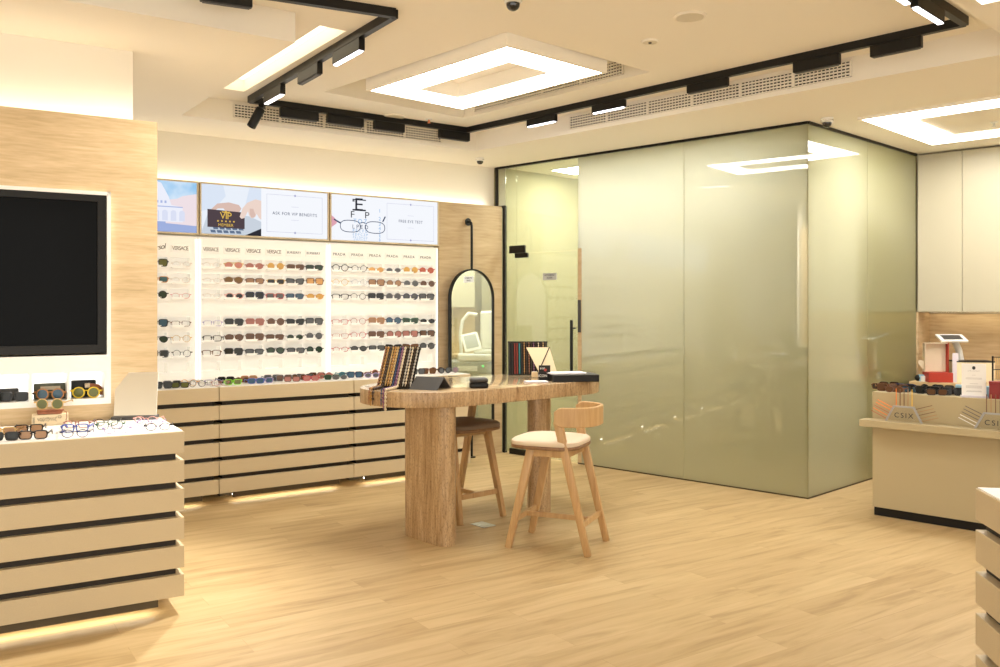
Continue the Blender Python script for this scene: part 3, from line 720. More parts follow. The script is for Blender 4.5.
sign(2, 'lit sign with an eye chart seen through spectacles', eyechart)

# ------------------------------------------------------------------ eyewear
def outline(shape):
    pts = []
    for k in range(22):
        a = 2*PI*k/22; c, s = math.cos(a), math.sin(a)
        if shape == 'round': x, z = 0.0235*c, 0.0225*s
        elif shape == 'oval': x, z = 0.024*c, 0.017*s
        elif shape == 'aviator':
            x, z = 0.027*c, 0.0235*s
            if s < 0: x = x*(1+0.18*s)+0.003*s*-1
            else: z *= 0.78
        else:
            p = {'rect': 0.42, 'square': 0.38, 'cat': 0.5}[shape]
            x = 0.0265*math.copysign(abs(c)**p, c); z = {'rect': 0.0175, 'square': 0.0225, 'cat': 0.019}[shape]*math.copysign(abs(s)**p, s)
            if z < 0: x *= 0.9
            if shape == 'cat' and x > 0 and z > 0: z += 0.006*x/0.0265; x += 0.003
        pts.append((x, z))
    return pts
EW = {}
def ew_mesh(shape, thick):
    key = (shape, thick)
    if key in EW: return EW[key]
    rim = 0.0056 if thick else 0.0034; dp = 0.0065 if thick else 0.0035
    ol = outline(shape); off = 0.0345
    zc = max(-min(z for _, z in ol)+rim, 0)
    m = MB(); lenses = []
    for sg in (-1, 1):
        inn = [(sg*x+sg*off, z+zc) for x, z in ol]
        out = []
        n = len(ol)
        for i, (x, z) in enumerate(ol):
            l = math.hypot(x, z); out.append((sg*(x+x/l*rim)+sg*off, z+z/l*rim+zc))
        for i in range(n):
            j = (i+1) % n
            for y in (0, dp): m.poly([(*(inn[i][0], y), inn[i][1]), (inn[j][0], y, inn[j][1]), (out[j][0], y, out[j][1]), (out[i][0], y, out[i][1])])
            m.poly([(out[i][0], 0, out[i][1]), (out[j][0], 0, out[j][1]), (out[j][0], dp, out[j][1]), (out[i][0], dp, out[i][1])])
            m.poly([(inn[i][0], 0, inn[i][1]), (inn[i][0], dp, inn[i][1]), (inn[j][0], dp, inn[j][1]), (inn[j][0], 0, inn[j][1])])
        lm = MB()
        lm.poly([(x, dp*0.4, z) for x, z in inn]); lm.poly([(x, dp*0.6, z) for x, z in inn][::-1])
        le = lm.mesh('lens'); le.materials.append(None); lenses.append(le)
    zb = zc+0.006
    m.tube([(-0.013, dp/2, zb), (-0.006, dp/2-0.001, zb+0.004), (0.006, dp/2-0.001, zb+0.004), (0.013, dp/2, zb)], 0.0028 if thick else 0.0018, 6)
    if shape == 'aviator': m.tube([(-0.02, dp/2, zc+0.017), (0.02, dp/2, zc+0.017)], 0.0018, 6)
    for sg in (-1, 1): m.box(sg*0.0655-0.006, sg*0.0655+0.006, 0, dp+0.006, zc+0.005, zc+0.012)
    fm = m.mesh('frame', False, True); fm.materials.append(None)
    ts = []
    for sg in (-1, 1):
        tm = MB(); w, d = (0.0045, 0.008) if thick else (0.003, 0.0045)
        tm.bar((sg*0.069, dp+0.002, zc+0.0085), (sg*0.069, 0.095, zc+0.0085), w, d).bar((sg*0.069, 0.094, zc+0.0088), (sg*0.065, 0.132, zc-0.012), w, d*1.2)
        te = tm.mesh('temple'); te.materials.append(None); ts.append(te)
    EW[key] = (fm, lenses, ts)
    return EW[key]
FC = dict(black=(0.012, 0.011, 0.011), brown=(0.12, 0.05, 0.025), gold=(0.55, 0.36, 0.14), tort='tortoise', pink=(0.70, 0.36, 0.33), red=(0.45, 0.05, 0.05), navy=(0.02, 0.025, 0.09),
          blue=(0.05, 0.10, 0.42), amber=(0.62, 0.32, 0.05), clear=(0.74, 0.66, 0.58), green=(0.015, 0.10, 0.05), lime=(0.25, 0.72, 0.03), silver=(0.5, 0.5, 0.52), lilac=(0.32, 0.26, 0.5), teal=(0.08, 0.26, 0.33), grey=(0.16, 0.16, 0.17), orange=(0.75, 0.36, 0.10), yellow=(0.78, 0.55, 0.03), honey=(0.45, 0.20, 0.06), rose=(0.42, 0.16, 0.13))
LC = dict(black=(0.02, 0.022, 0.022), grey=(0.10, 0.105, 0.11), brown=(0.13, 0.065, 0.035), rose=(0.40, 0.16, 0.13), pink=(0.55, 0.22, 0.19), amber=(0.62, 0.36, 0.08), green=(0.035, 0.06, 0.04), blue=(0.06, 0.12, 0.18), teal=(0.06, 0.15, 0.18), orange=(0.70, 0.38, 0.13), tan=(0.38, 0.22, 0.12), red=(0.5, 0.12, 0.06), olive=(0.13, 0.14, 0.04), mauve=(0.22, 0.14, 0.16), bronze=(0.20, 0.10, 0.02))
def fmat(c):
    v = FC[c]
    if isinstance(v, str): return M[v]
    k = 'frame_'+c
    if k not in M: mat(k, v, 0.3, 0.9 if c in ('gold', 'silver') else 0.0, spec=0.35)
    return M[k]
def lmat(c):
    if c == 'clear': return M['clear_lens']
    k = 'lens_'+c
    if k not in M: mat(k, LC[c], 0.08, spec=0.3)
    return M[k]
def put(o, mt):
    o.material_slots[0].link = 'OBJECT'; o.material_slots[0].material = mt
def eyewear(kind, shape, thick, fc, lc, label, loc, rotz, group, tilt=0.0, temples=True, fold=False, scale=1.0):
    t = thing(kind, label, 'sunglasses' if kind == 'sunglasses' else 'eyeglasses', loc, 0, group, rot=(tilt, 0, rotz))
    if scale != 1: t.scale = (scale,)*3
    fm, ls, ts = ew_mesh(shape, thick)
    o = bpy.data.objects.new('frame', fm); C.objects.link(o); o.parent = t; put(o, fmat(fc))
    for l in ls:
        o = bpy.data.objects.new('lens', l); C.objects.link(o); o.parent = t; put(o, lmat(lc))
    for x in ts:
        o = bpy.data.objects.new('temple', x); C.objects.link(o); o.parent = t; put(o, fmat(fc))
    return t
S_, O_ = 'sunglasses', 'eyeglasses'
def sp(code):
    """shape:frame:lens -> pieces; a trailing t marks a thin frame"""
    sh, fc, lc = code.split(':')
    thick = not sh.endswith("'"); return sh.rstrip("'"), thick, fc, lc
GRID = {
 0: [[None]*4+['square:black:olive', "oval':clear:clear"], [None]*4+['rect:honey:teal', "oval':clear:clear"], [None]*4+['round:black:green', "oval':pink:clear"],
     [None]*4+['square:black:blue', "rect':brown:clear"], [None]*4+["aviator':black:green", "round':gold:clear"], [None]*4+['square:grey:black', "round':black:clear"]],
 1: [["oval':clear:clear", "aviator':gold:pink", "oval:rose:rose", "round':gold:amber", 'rect:tort:brown', 'rect:black:green'],
     ["oval':clear:clear", "aviator:bronze:bronze", 'rect:brown:tan', "rect':gold:black", 'cat:black:grey', 'square:brown:orange'],
     ["oval':clear:clear", 'oval:pink:black', 'square:navy:black', 'rect:red:grey', 'rect:navy:blue', 'oval:amber:amber'],
     ["rect':lilac:clear", 'square:black:black', 'square:rose:rose', 'round:tort:brown', 'cat:black:black', 'square:black:grey'],
     ["rect:black:clear", 'aviator:tort:brown', 'square:tort:brown', 'rect:brown:brown', "oval':grey:green", "round':black:grey"],
     ["rect:tort:clear", 'square:black:black', 'rect:black:grey', 'aviator:black:green', 'rect:black:grey', "round':black:green"]],
 2: [["round:black:clear", "round':black:clear", "oval':gold:orange", "oval':silver:grey", "round':gold:amber", "round':red:red"],
     ["round':gold:clear", "round':silver:clear", 'square:brown:tan', "round':brown:tan", "round':grey:grey", "round':tort:brown"],
     ["rect:black:clear", "round':black:clear", 'square:black:black', 'round:grey:grey', 'round:navy:grey', 'square:black:grey'],
     ["rect':red:clear", "round':rose:clear", 'square:honey:tan', 'round:navy:blue', 'cat:green:green', "oval':black:black"],
     ["rect':rose:clear", "round':red:clear", 'square:tort:brown', 'round:tort:rose', 'square:brown:rose', 'square:black:brown'],
     ["oval':red:clear", 'oval:black:grey', 'rect:black:grey', 'cat:black:black', 'cat:tort:brown', 'round:black:grey']]}
FC['bronze'] = (0.20, 0.11, 0.04)
CN = dict(tort='tortoiseshell', clear='clear', honey='honey brown')
ORD = ['first', 'second', 'third', 'fourth', 'fifth', 'sixth']
ROWN = ['top', 'second', 'third', 'fourth', 'fifth', 'sixth']
SHN = dict(square='square', rect='rectangular', round='round', oval='oval', aviator='aviator', cat='cat-eye')
for mi, rows in GRID.items():
    for ri, row in enumerate(rows):
        for k, code in enumerate(row):
            if not code: continue
            sh, th, fc, lc = sp(code); kind = O_ if lc == 'clear' else S_
            lab = f"{CN.get(fc, fc)} {SHN[sh]} {kind}, {ROWN[ri]} row, {ORD[5-k]} from mirror end of {BAY[mi]}"
            x = COL0+PITCH*k
            eyewear(kind, sh, th, fc, lc, lab, B.w(S_MOD[mi]+x+random.uniform(-0.006, 0.006), TW-0.040, Z_ROWS[ri]+0.0005), B.a-math.radians(random.uniform(14, 24)),
                    'eyewear in the lit wall trays', scale=1.17)
# sunglasses and frames laid along the back counters: pixel column, depth on the counter, look
ROWC = [(163, .10, 'square:black:black', 'black sunglasses at the stone wall end of the counter'), (172, .16, 'square:grey:black', 'dark grey sunglasses second from the stone wall on the counter'),
 (180, .09, 'rect:black:olive', 'black sunglasses with yellowish lenses on the counter under the town picture'), (189, .24, "round':orange:clear", 'thin orange eyeglasses on the counter under the town picture'),
 (197, .10, "round':grey:clear", 'thin grey eyeglasses on the counter below the orange ones'), (207, .09, "oval':silver:clear", 'thin silver eyeglasses on the counter beside the cabinet joint'),
 (213, .22, "rect':lilac:clear", 'lilac eyeglasses on the counter past the cabinet joint'), (220, .10, "rect':rose:clear", 'thin rosy eyeglasses on the counter before the lime pair'),
 (226, .30, 'square:black:black', 'large black wrap sunglasses on the counter behind the lime pair'), (233, .12, 'rect:lime:olive', 'lime green sunglasses on the counter'),
 (242, .26, 'oval:brown:brown', 'brown oval sunglasses on the counter just past the lime pair'), (249, .30, 'square:honey:tan', 'honey brown square sunglasses on the counter behind the blue pair'),
 (256, .12, 'rect:blue:blue', 'royal blue sunglasses on the counter'), (265, .13, "rect:lilac:blue", 'lilac blue sunglasses on the counter beside the royal blue pair'),
 (272, .28, 'square:grey:grey', 'grey square sunglasses on the counter behind the lilac blue pair'), (284, .22, 'square:grey:brown', 'grey framed brown lens sunglasses mid counter under the VIP notice'),
 (292, .12, 'rect:brown:rose', 'brown sunglasses with rosy lenses mid counter'), (299, .22, 'round:grey:brown', 'round grey brown sunglasses mid counter'),
 (305, .28, 'cat:black:grey', 'black cat-eye sunglasses mid counter'), (311, .12, 'rect:red:rose', 'dark red sunglasses mid counter'),
 (317, .30, 'square:black:brown', 'black sunglasses with brown lenses near the end cabinet joint'), (325, .26, 'round:rose:rose', 'rosy round sunglasses near the end cabinet joint'),
 (332, .12, 'rect:green:green', 'dark green sunglasses near the end cabinet joint'), (340, .10, "oval':grey:grey", 'small grey oval sunglasses just before the end cabinet joint'),
 (346, .28, 'aviator:teal:teal', 'teal sunglasses over the end cabinet joint'), (355, .20, 'square:navy:blue', 'navy sunglasses on the end counter beside the teal pair'),
 (364, .22, 'rect:tort:olive', 'tortoiseshell sunglasses on the end counter beside the navy pair'), (372, .12, "oval:lilac:grey", 'lilac grey sunglasses on the end counter before the chain stand'),
 (379, .30, 'round:rose:brown', 'rosy brown sunglasses on the end counter half behind the chain stand'), (418, .22, 'square:black:grey', 'black sunglasses on the end counter just past the chain stand'),
 (429, .20, 'square:tort:brown', 'tortoiseshell sunglasses near the mirror end of the end counter'), (437, .26, 'round:brown:brown', 'round brown sunglasses near the mirror end of the end counter'),
 (445, .18, 'round:black:grey', 'round black sunglasses second from the mirror on the end counter'), (452, .20, 'round:grey:mauve', 'round grey sunglasses closest to the mirror on the end counter')]
for x, dep, code, lab in ROWC:
    sh, th, fc, lc = sp(code); kind = O_ if lc == 'clear' else S_
    s = B.at(x, 6.87+dep)
    eyewear(kind, sh, th, fc, lc, lab, B.w(s, 6.87+dep, 0.923), B.a-math.radians(random.uniform(5, 25)), 'eyewear laid along the back counters', scale=1.0)
# near counter
NEAR = [(2, 436, 'rect:gold:tan', 'gold framed sunglasses cut by the picture edge on the near counter', 0), (4, 441, 'rect:black:black', 'black sunglasses cut by the picture edge on the near counter', 0),
 (29, 433, 'rect:black:tan', 'black sunglasses with tan lenses, the rear pair on the near counter', 12), (33, 439.5, 'rect:black:tan', 'slim black sunglasses with tan lenses at the front of the near counter', 8),
 (77, 428, "rect':rose:clear", 'rosy eyeglasses at the back of the blue eyeglasses on the near counter', 0), (75, 432.5, "rect:blue:clear", 'blue eyeglasses in the middle of the near counter', 4), (75, 437.5, "oval':navy:clear", 'thin navy eyeglasses in front of the blue pair', 6),
 (106, 426, "oval':black:clear", 'thin black eyeglasses rearmost in front of the standing mirror', 8), (110, 429.5, "rect':green:clear", 'dark green eyeglasses behind the lilac pair on the near counter', 10), (117, 433.5, "oval':lilac:clear", 'lilac and black eyeglasses at the front, second group from counter end', 14),
 (146, 423.5, "oval':pink:clear", 'pink eyeglasses below the standing mirror', -4), (150, 427, "rect':lilac:clear", 'lilac eyeglasses between the pink and the black pair at counter end', 4), (158, 430.5, "oval':black:clear", 'thin black eyeglasses closest to the end corner of the near counter', 8)]
for x, y, code, lab, rz in NEAR:
    sh, th, fc, lc = sp(code); kind = O_ if lc == 'clear' else S_
    p = px(x, y, 0.923)
    eyewear(kind, sh, th, fc, lc, lab, (p.x, p.y, 0.923), W.a-math.radians(22-rz), 'eyewear laid on the near counter', scale=0.95)

# ------------------------------------------------------------------ television and its white frame with niches
t = thing('television_surround', 'white surround with lit niches let into the travertine wall', 'wall niche', W.w(0, 0), W.a)
z_tv = 1.285
nx = []                                             # niches: local x ranges
for a, b in ((70, 104), (32, 67), (-6, 28.5), (-44, -9)):
    nx.append((W.at(a, -0.01), W.at(b, -0.01)))
nz0, nz1 = 1.045, 1.192
m = MB(); y0, y1 = -0.02, 0.185
m.box(TR-0.02, TR, y0, y1, TZ0, TZ1); m.box(TL, TL+0.02, y0, y1, TZ0, TZ1); m.box(TL, TR, y0, y1, TZ1-0.02, TZ1)
m.box(TL+0.02, TR-0.02, y0, y1, TZ0, nz0); m.box(TL+0.02, TR-0.02, y0, y1, nz1, z_tv)
prev = TR-0.02
for a, b in nx:
    m.box(b, prev, y0, y1, nz0, nz1); prev = a
m.box(TL+0.02, prev, y0, y1, nz0, nz1)
m.build('surround', 'white', t)
for a, b in nx: MB().box(a, b, 0.150, 0.156, nz0, nz1).build('niche_back', 'niche_light', t)
tv = thing('television', 'large black flat television in the white surround', 'television', W.w((TL+TR)/2, 0.02, (z_tv+TZ1)/2), W.a)
hw, hh = (TR-TL)/2-0.022, (TZ1-0.02-z_tv)/2-0.002
m = MB(); bz = 0.045
m.box(-hw, hw, -0.03, 0.10, hh-bz, hh).box(-hw, hw, -0.03, 0.10, -hh, -hh+bz).box(-hw, -hw+bz, -0.03, 0.10, -hh+bz, hh-bz).box(hw-bz, hw, -0.03, 0.10, -hh+bz, hh-bz)
m.build('bezel', 'black', tv)
MB().box(-hw+bz, hw-bz, -0.012, 0.02, -hh+bz, hh-bz).build('screen', 'screen', tv)
# niche contents
def nloc(x, y): return W.w(W.at(x, y), y, nz0+0.0006)
def case(x, y, w, h, d, mt, label, cat='glasses case', name='glasses_case', lab=False, tilt=0):
    t = thing(name, label, cat, nloc(x, y), W.a)
    MB().box(-w/2, w/2, 0, d, 0, h, 0.006).build('shell', mt, t, True)
    MB().box(-w/2-0.0005, w/2+0.0005, -0.0006, d*0.98, h*0.55, h*0.565).build('seam', 'black', t)
    if lab: MB().box(-w*0.30, w*0.33, -0.0016, -0.0002, h*0.58, h*0.82).build('paper_label', 'card', t)
case(50, 0.075, 0.155, 0.085, 0.05, 'case_green', 'dark green glasses case with cream label in the middle niche', lab=True)
case(84, 0.08, 0.125, 0.095, 0.05, 'black', 'black glasses case standing in the niche nearest the stone edge')
case(3, 0.085, 0.15, 0.065, 0.045, 'charcoal', 'charcoal glasses case in the niche cut by the picture edge')
t = thing('cloth_pouch', 'tan rolled cloth on the black case behind the yellow sunglasses', 'pouch', nloc(92, 0.045), W.a)
MB().tube([(-0.035, 0, 0.066), (-0.01, 0, 0.068), (0.03, 0.0, 0.062), (0.05, 0.005, 0.04), (0.052, 0.005, 0.012)], 0.012, 10).build('roll', 'leather', t, True)
MB().tube([(-0.036, 0, 0.066), (-0.012, 0, 0.068)], 0.0135, 10).build('end_band', 'card', t, True)
eyewear(S_, 'round', True, 'honey', 'blue', 'honey brown round sunglasses with blue lenses in the middle niche', nloc(50, 0.02), W.a-math.radians(20), 'sunglasses in the lit niches', scale=1.12)
eyewear(S_, 'round', True, 'yellow', 'olive', 'bright yellow sunglasses in the niche nearest the stone edge', nloc(86, 0.02), W.a-math.radians(20), 'sunglasses in the lit niches', scale=1.12)
eyewear(S_, 'rect', True, 'black', 'black', 'black rectangular sunglasses in the niche cut by the picture edge', nloc(13, 0.02), W.a-math.radians(20), 'sunglasses in the lit niches', scale=1.15)
# box, pouch and round sunglasses on the near counter
p = px(50, 425.5, 0.923)
t = thing('gift_box', 'cream box with dark scribbled lettering under the brown pouch', 'box', (p.x, p.y, 0.923), W.a-0.12)
MB().box(-0.085, 0.085, 0, 0.07, 0, 0.058, 0.002).build('carton', 'cream_box', t)
m = MB()
for k in range(9):
    x = -0.055+k*0.010; q = [(x+0.006*math.sin(j*2.1+k), -0.0012, 0.024+0.006*j+0.003*math.cos(j*3+k*2)) for j in range(4)]
    m.tube(q, 0.0011, 5)
m.tube([(-0.079, -0.0012, 0.014), (-0.079, -0.0012, 0.046)], 0.001, 5).tube([(-0.074, -0.0012, 0.014), (-0.074, -0.0012, 0.046)], 0.001, 5)
m.tube([(0.046+0.008*math.cos(j), -0.0012, 0.045+0.008*math.sin(j)) for j in range(7)], 0.001, 5)
m.build('scribble', 'ink_brown', t)
t2 = thing('leather_pouch', 'brown leather pouch lying on the cream box', 'pouch', (p.x-W.n.x*-0.03, p.y+W.n.y*0.03, 0.9815), W.a-0.12)
m = MB(); m.prism(rrect(-0.058, 0.062, -0.028, 0.03, 0.015), 0, 0.018, 0.006); m.build('body', 'leather', t2, True)
m = MB(); m.prism([(-0.06, -0.029), (0.06, -0.030), (0.07, -0.01), (0.03, 0.012), (-0.05, 0.01)], 0.0182, 0.024, 0.002); m.build('flap', 'leather', t2, True)
MB().tube([(0.062, -0.02, 0.018), (0.082, -0.028, 0.010), (0.083, -0.03, -0.02), (0.079, -0.031, -0.035)], 0.002, 6).build('cord', 'leather', t2)
eyewear(S_, 'round', False, 'gold', 'olive', 'gold round sunglasses with green lenses on the brown pouch', (p.x+W.n.x*0.02, p.y+W.n.y*0.02, 1.006), W.a-math.radians(25), None, scale=1.12)
# standing mirror
p0, p1 = px(114, 419.5, 0.923), px(156.5, 418.5, 0.923)
c = (p0+p1)/2; a = math.atan2((p1-p0).y, (p1-p0).x)
t = thing('standing_mirror', 'tilted rectangular mirror on a dark stand at the end of the near counter', 'mirror', (c.x, c.y, 0.923), a)
MB().prism(rrect(-0.118, 0.118, -0.05, 0.05, 0.01), 0, 0.02, 0.004).build('base', 'charcoal', t, True)
rx = Matrix.Translation((0, -0.01, 0.021))@Matrix.Rotation(math.radians(-15), 4, 'X')
MB().box(-0.1125, 0.1125, 0, 0.008, 0.0, 0.245, 0.001, mtx=rx).build('plate', 'plastic_white', t)
MB().box(-0.1115, 0.1115, -0.0015, -0.0002, 0.001, 0.244, mtx=rx).build('mirror_face', 'mirror', t)

# ------------------------------------------------------------------ arched wall mirror
sc_ = B.at(471.5, 7.53); mw = 0.302
t = thing('arched_mirror', 'tall arched black framed mirror hung on a pipe on the stone panel', 'mirror', B.w(sc_, 7.525, 0.28), B.a+math.radians(8))
def arch(r, z0, zs, n=24): return [(-r, z0), (r, z0)]+[(r*math.cos(PI*k/n), zs+r*math.sin(PI*k/n)) for k in range(n+1)]
rot90 = Matrix.Rotation(PI/2, 4, 'X')
o_ = arch(mw, 0, 1.36); i_ = arch(mw-0.016, 0.016, 1.36)
MB().prism(i_, -0.004, 0.004, mtx=rot90).build('mirror_face', 'mirror', t)
m = MB(); n = len(o_)
for y in (-0.018, 0.018):
    for i in range(n):
        j = (i+1) % n
        m.poly([(o_[i][0], y, o_[i][1]), (o_[j][0], y, o_[j][1]), (i_[j][0], y, i_[j][1]), (i_[i][0], y, i_[i][1])])
m.walls([(0, 0)], 0, 0)
for i in range(n):
    j = (i+1) % n
    for L_ in (o_, i_): m.poly([(L_[i][0], -0.018, L_[i][1]), (L_[j][0], -0.018, L_[j][1]), (L_[j][0], 0.018, L_[j][1]), (L_[i][0], 0.018, L_[i][1])])
m.poly([(x, 0.019, z) for x, z in o_])
m.build('frame', 'black', t, doubles=False)
MB().tube([(0, 0, 1.66), (0, 0, 2.10), (0, 0.008, 2.135), (0, 0.03, 2.15), (0, 0.058, 2.15)], 0.013, 12).build('hanging_pipe', 'black', t, True)
MB().lathe([(0, 0), (0.04, 0), (0.04, 0.008), (0, 0.008)], 20, Matrix.Translation((0, 0.0595, 2.15))@Matrix.Rotation(PI/2, 4, 'X')).build('flange', 'black', t, True)
MB().tube([(0, 0, 0), (0, 0, -0.268)], 0.012, 12).build('foot_pipe', 'black', t, True)
MB().lathe([(0, -0.28), (0.04, -0.28), (0.04, -0.27), (0, -0.27)], 20).build('floor_flange', 'black', t, True)

# ------------------------------------------------------------------ glass room
LF, LR = (GC-G0).length, (GE-GC).length
gx = lambda x: GF.at(x, 0)
xa, xh, xd, xm_, xc = 0.02, gx(516.5), gx(578), gx(684), LF
DZ = 2.11
t = bpy.data.objects.new('wall_glass', None); C.objects.link(t); t.location = GF.w(0, 0); t.rotation_euler = (0, 0, GF.a); struct(t, 'frosted glass front of the test room')
def pane(x0, x1, z0, z1, mt, nme='pane'): return MB().box(x0+0.0015, x1-0.0015, 0.0, 0.010, z0, z1).build(nme, mt, t)
pane(xa+0.02, xh, 0.012, 3.03, 'door_glass'); pane(xh, xd, DZ+0.006, 3.03, 'door_glass'); pane(xd, xm_, 0.012, 3.03, 'frosted'); pane(xm_, xc, 0.012, 3.03, 'frosted')
m = MB(); m.box(gx(495.8), xc, -0.012, 0.022, 3.028, 3.0495); m.box(xa-0.012, xa+0.02, -0.015, 0.025, 0, 2.63); m.box(gx(495.8), gx(498.3), -0.012, 0.022, 2.63, 3.028); m.box(gx(495.8), xa+0.02, -0.012, 0.022, 2.61, 2.632)
m.build('frame', 'black', t)
MB().box(gx(498.3), xa+0.02, 0.0, 0.01, 2.632, 3.028).build('pane', 'frosted', t)
MB().box(xd, xc, -0.004, 0.014, 0.0, 0.012).build('floor_channel', 'fascia', t)
tr_ = bpy.data.objects.new('wall_glass_return', None); C.objects.link(tr_); tr_.location = GR.w(0, 0); tr_.rotation_euler = (0, 0, GR.a); struct(tr_, 'frosted glass side of the test room')
MB().box(0.0, LR*0.5, 0, 0.01, 0.012, 3.03).build('pane', 'frosted', tr_); MB().box(LR*0.5+0.003, LR, 0, 0.01, 0.012, 3.03).build('pane', 'frosted', tr_)
MB().box(0.0, LR, -0.012, 0.022, 3.028, 3.0495).build('frame', 'black', tr_); MB().box(0, LR, -0.004, 0.014, 0, 0.012).build('floor_channel', 'fascia', tr_)
d = bpy.data.objects.new('door_1', None); C.objects.link(d); d.location = GF.w(0, 0); d.rotation_euler = (0, 0, GF.a); struct(d, 'glass door of the test room')
MB().box(xh+0.003, xd-0.006, 0.0, 0.010, 0.008, DZ).build('glass_leaf', 'door_glass', d)
m = MB(); m.box(xh-0.085, xh+0.13, -0.022, -0.001, DZ+0.006, DZ+0.085).box(xh-0.005, xh+0.17, -0.022, -0.001, DZ-0.045, DZ+0.004); m.build('hinge', 'black', d)
m = MB(); m.box(xh-0.085, xh+0.17, -0.022, -0.001, 0.0, 0.06); m.build('hinge', 'black', d)
hx = gx(576); m = MB(); m.tube([(hx-0.01, -0.06, 0.75), (hx-0.01, -0.06, 1.42)], 0.016, 12).tube([(hx-0.01, -0.06, 1.34), (hx-0.01, 0, 1.34)], 0.009, 8).tube([(hx-0.01, -0.06, 0.83), (hx-0.01, 0, 0.83)], 0.009, 8); m.build('handle', 'black', d, True)
MB().box(xd-0.012+0.02, xd+0.04, -0.014, -0.0045, 1.30, 1.62).build('strike_plate', 'charcoal', d)
struct(MB().box(xd+0.001, xd+0.045, -0.004, -0.0002, 0.012, DZ+0.02).build('reflection_strip_1', 'travertine_dark', loc=GF.w(0, 0), rot=(0, 0, GF.a)))  # solid strip added to stand in for a reflection beside the door
sx0, sx1 = gx(543), gx(557)
pl = MB().box(sx0, sx1, -0.006, -0.0005, 1.825, 1.895, 0.001, seg=1).build('door_plate', 'steel', d)
text('OPTOMETRY', 0.026, 'ink', pl, ((sx0+sx1)/2, -0.0068, 1.873), sx=0.9); text('ROOM', 0.026, 'ink', pl, ((sx0+sx1)/2, -0.0068, 1.845), sx=0.9)
# inside of the test room
G2 = G0+(GE-GC)*1.05
IN = Fr(G0, math.degrees(math.atan2(G2.y-G0.y, G2.x-G0.x)))
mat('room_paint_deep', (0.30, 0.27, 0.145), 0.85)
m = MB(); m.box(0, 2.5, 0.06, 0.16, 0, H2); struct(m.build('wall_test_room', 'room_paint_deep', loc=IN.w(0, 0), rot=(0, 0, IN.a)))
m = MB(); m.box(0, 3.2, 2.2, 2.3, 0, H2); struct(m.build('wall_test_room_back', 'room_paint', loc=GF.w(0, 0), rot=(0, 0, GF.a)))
lt = thing('ceiling_panel_light', 'lit ceiling panel inside the frosted glass room', 'ceiling light', GF.w(1.65, 0.70, H2-0.003), GF.a)
MB().box(-1.38, 1.38, -0.2, 0.2, -0.012, 0).build('diffuser', 'room_panel', lt)
MB().box(-1.40, 1.40, -0.22, 0.22, -0.010, 0.002).build('rim', 'white_matte', lt)
# eye test machine on its table (seen in the arched mirror)
def em(p): return (p[0], p[1], 0)
md = Vector((0.996, -0.09)).normalized(); mo = Vector((0.45, 8.96))
MP = mo+md*1.55
an = math.atan2(md.y, md.x)-PI/2
t = thing('eye_test_machine', 'white and grey eye test machine reflected in the arched mirror', 'eye test machine', (MP.x, MP.y, 0), an)
MB().box(-0.30, 0.30, -0.22, 0.22, 0.70, 0.86, 0.02).box(-0.06, 0.06, -0.06, 0.06, 0.04, 0.7).box(-0.25, 0.25, -0.2, 0.2, 0, 0.04, 0.01).build('table', 'plastic_grey', t)
MB().box(-0.30, 0.2, -0.22, 0.15, 0.861, 0.95, 0.02).box(-0.24, 0.0, -0.15, 0.1, 0.95, 1.0, 0.02).build('base_unit', 'plastic_white', t)
MB().box(-0.27, -0.09, 0.0, 0.2, 1.0, 1.5, 0.03).build('column', 'plastic_white', t)
MB().tube([(-0.05, 0.1, 1.45), (0.06, 0.1, 1.47), (0.14, 0.1, 1.38), (0.17, 0.1, 1.2), (0.16, 0.1, 0.95)], 0.022, 10).build('head_rest', 'plastic_white', t, True)
sm = Matrix.Translation((0.02, -0.12, 1.08))@Matrix.Rotation(math.radians(-30), 4, 'X')@Matrix.Rotation(math.radians(14), 4, 'Y')
MB().box(-0.11, 0.11, 0, 0.025, -0.10, 0.16, 0.008, mtx=sm).build('monitor', 'plastic_white', t)
MB().box(-0.08, 0.08, -0.003, -0.0005, -0.06, 0.13, mtx=sm).build('screen', 'plastic_grey', t)
MB().box(-0.05, 0.2, -0.232, -0.221, 0.74, 0.80).build('control_panel', 'plastic_white', t); MB().ball((-0.12, -0.222, 0.80), 0.018).build('led', 'lime_led', t)
DP = mo+md*2.35
t = thing('test_room_cupboard', 'pale cupboard over a wooden shelf reflected in the arched mirror', 'cupboard', (DP.x, DP.y, 0), an)
MB().box(-0.02, 0.75, 0, 0.3, 1.55, 2.5, 0.004).build('wall_unit', 'cabinet_lam', t)
MB().box(-0.02, 0.75, 0.28, 0.3, 0.9, 1.545).build('splashback', 'worktop_wood', t)
MB().box(-0.3, 0.75, -0.15, 0.3, 0.86, 0.90).build('worktop', 'worktop_wood', t); MB().box(-0.3, 0.75, -0.1, 0.3, 0.0, 0.855).build('base_unit', 'cabinet_lam', t)

# ------------------------------------------------------------------ fitted cabinets behind the desk
x0 = 0.012
m = MB(); m.box(-0.0, 2.8, 0.36, 0.46, 0, H2); m.box(0.0, 0.02, 0.0, 0.36, 0, 1.5)
struct(m.build('wall_right', 'travertine_dark', loc=E.w(0, 0), rot=(0, 0, E.a)), 'travertine splashback wall behind the desk')
for i in range(5):
    a = 0.012+0.402*i
    t = thing('wall_cabinet', ['narrow flat cream wall cabinet beside the glass room', 'flat cream wall cabinet second from the glass room', 'flat cream wall cabinet past the picture edge'][min(i, 2)], 'cabinet', E.w(a, 0, 1.505), E.a, 'tall cream wall cabinets')
    if i > 2: t['label'] = 'flat cream wall cabinet past the picture edge'
    MB().box(0.0005, 0.4015, 0.02, 0.355, 0, 1.53).build('carcass', 'cabinet_lam', t)
    MB().box(0.002, 0.400, 0.0, 0.019, 0, 1.53, 0.0015, seg=1).build('door', 'cabinet_lam', t)
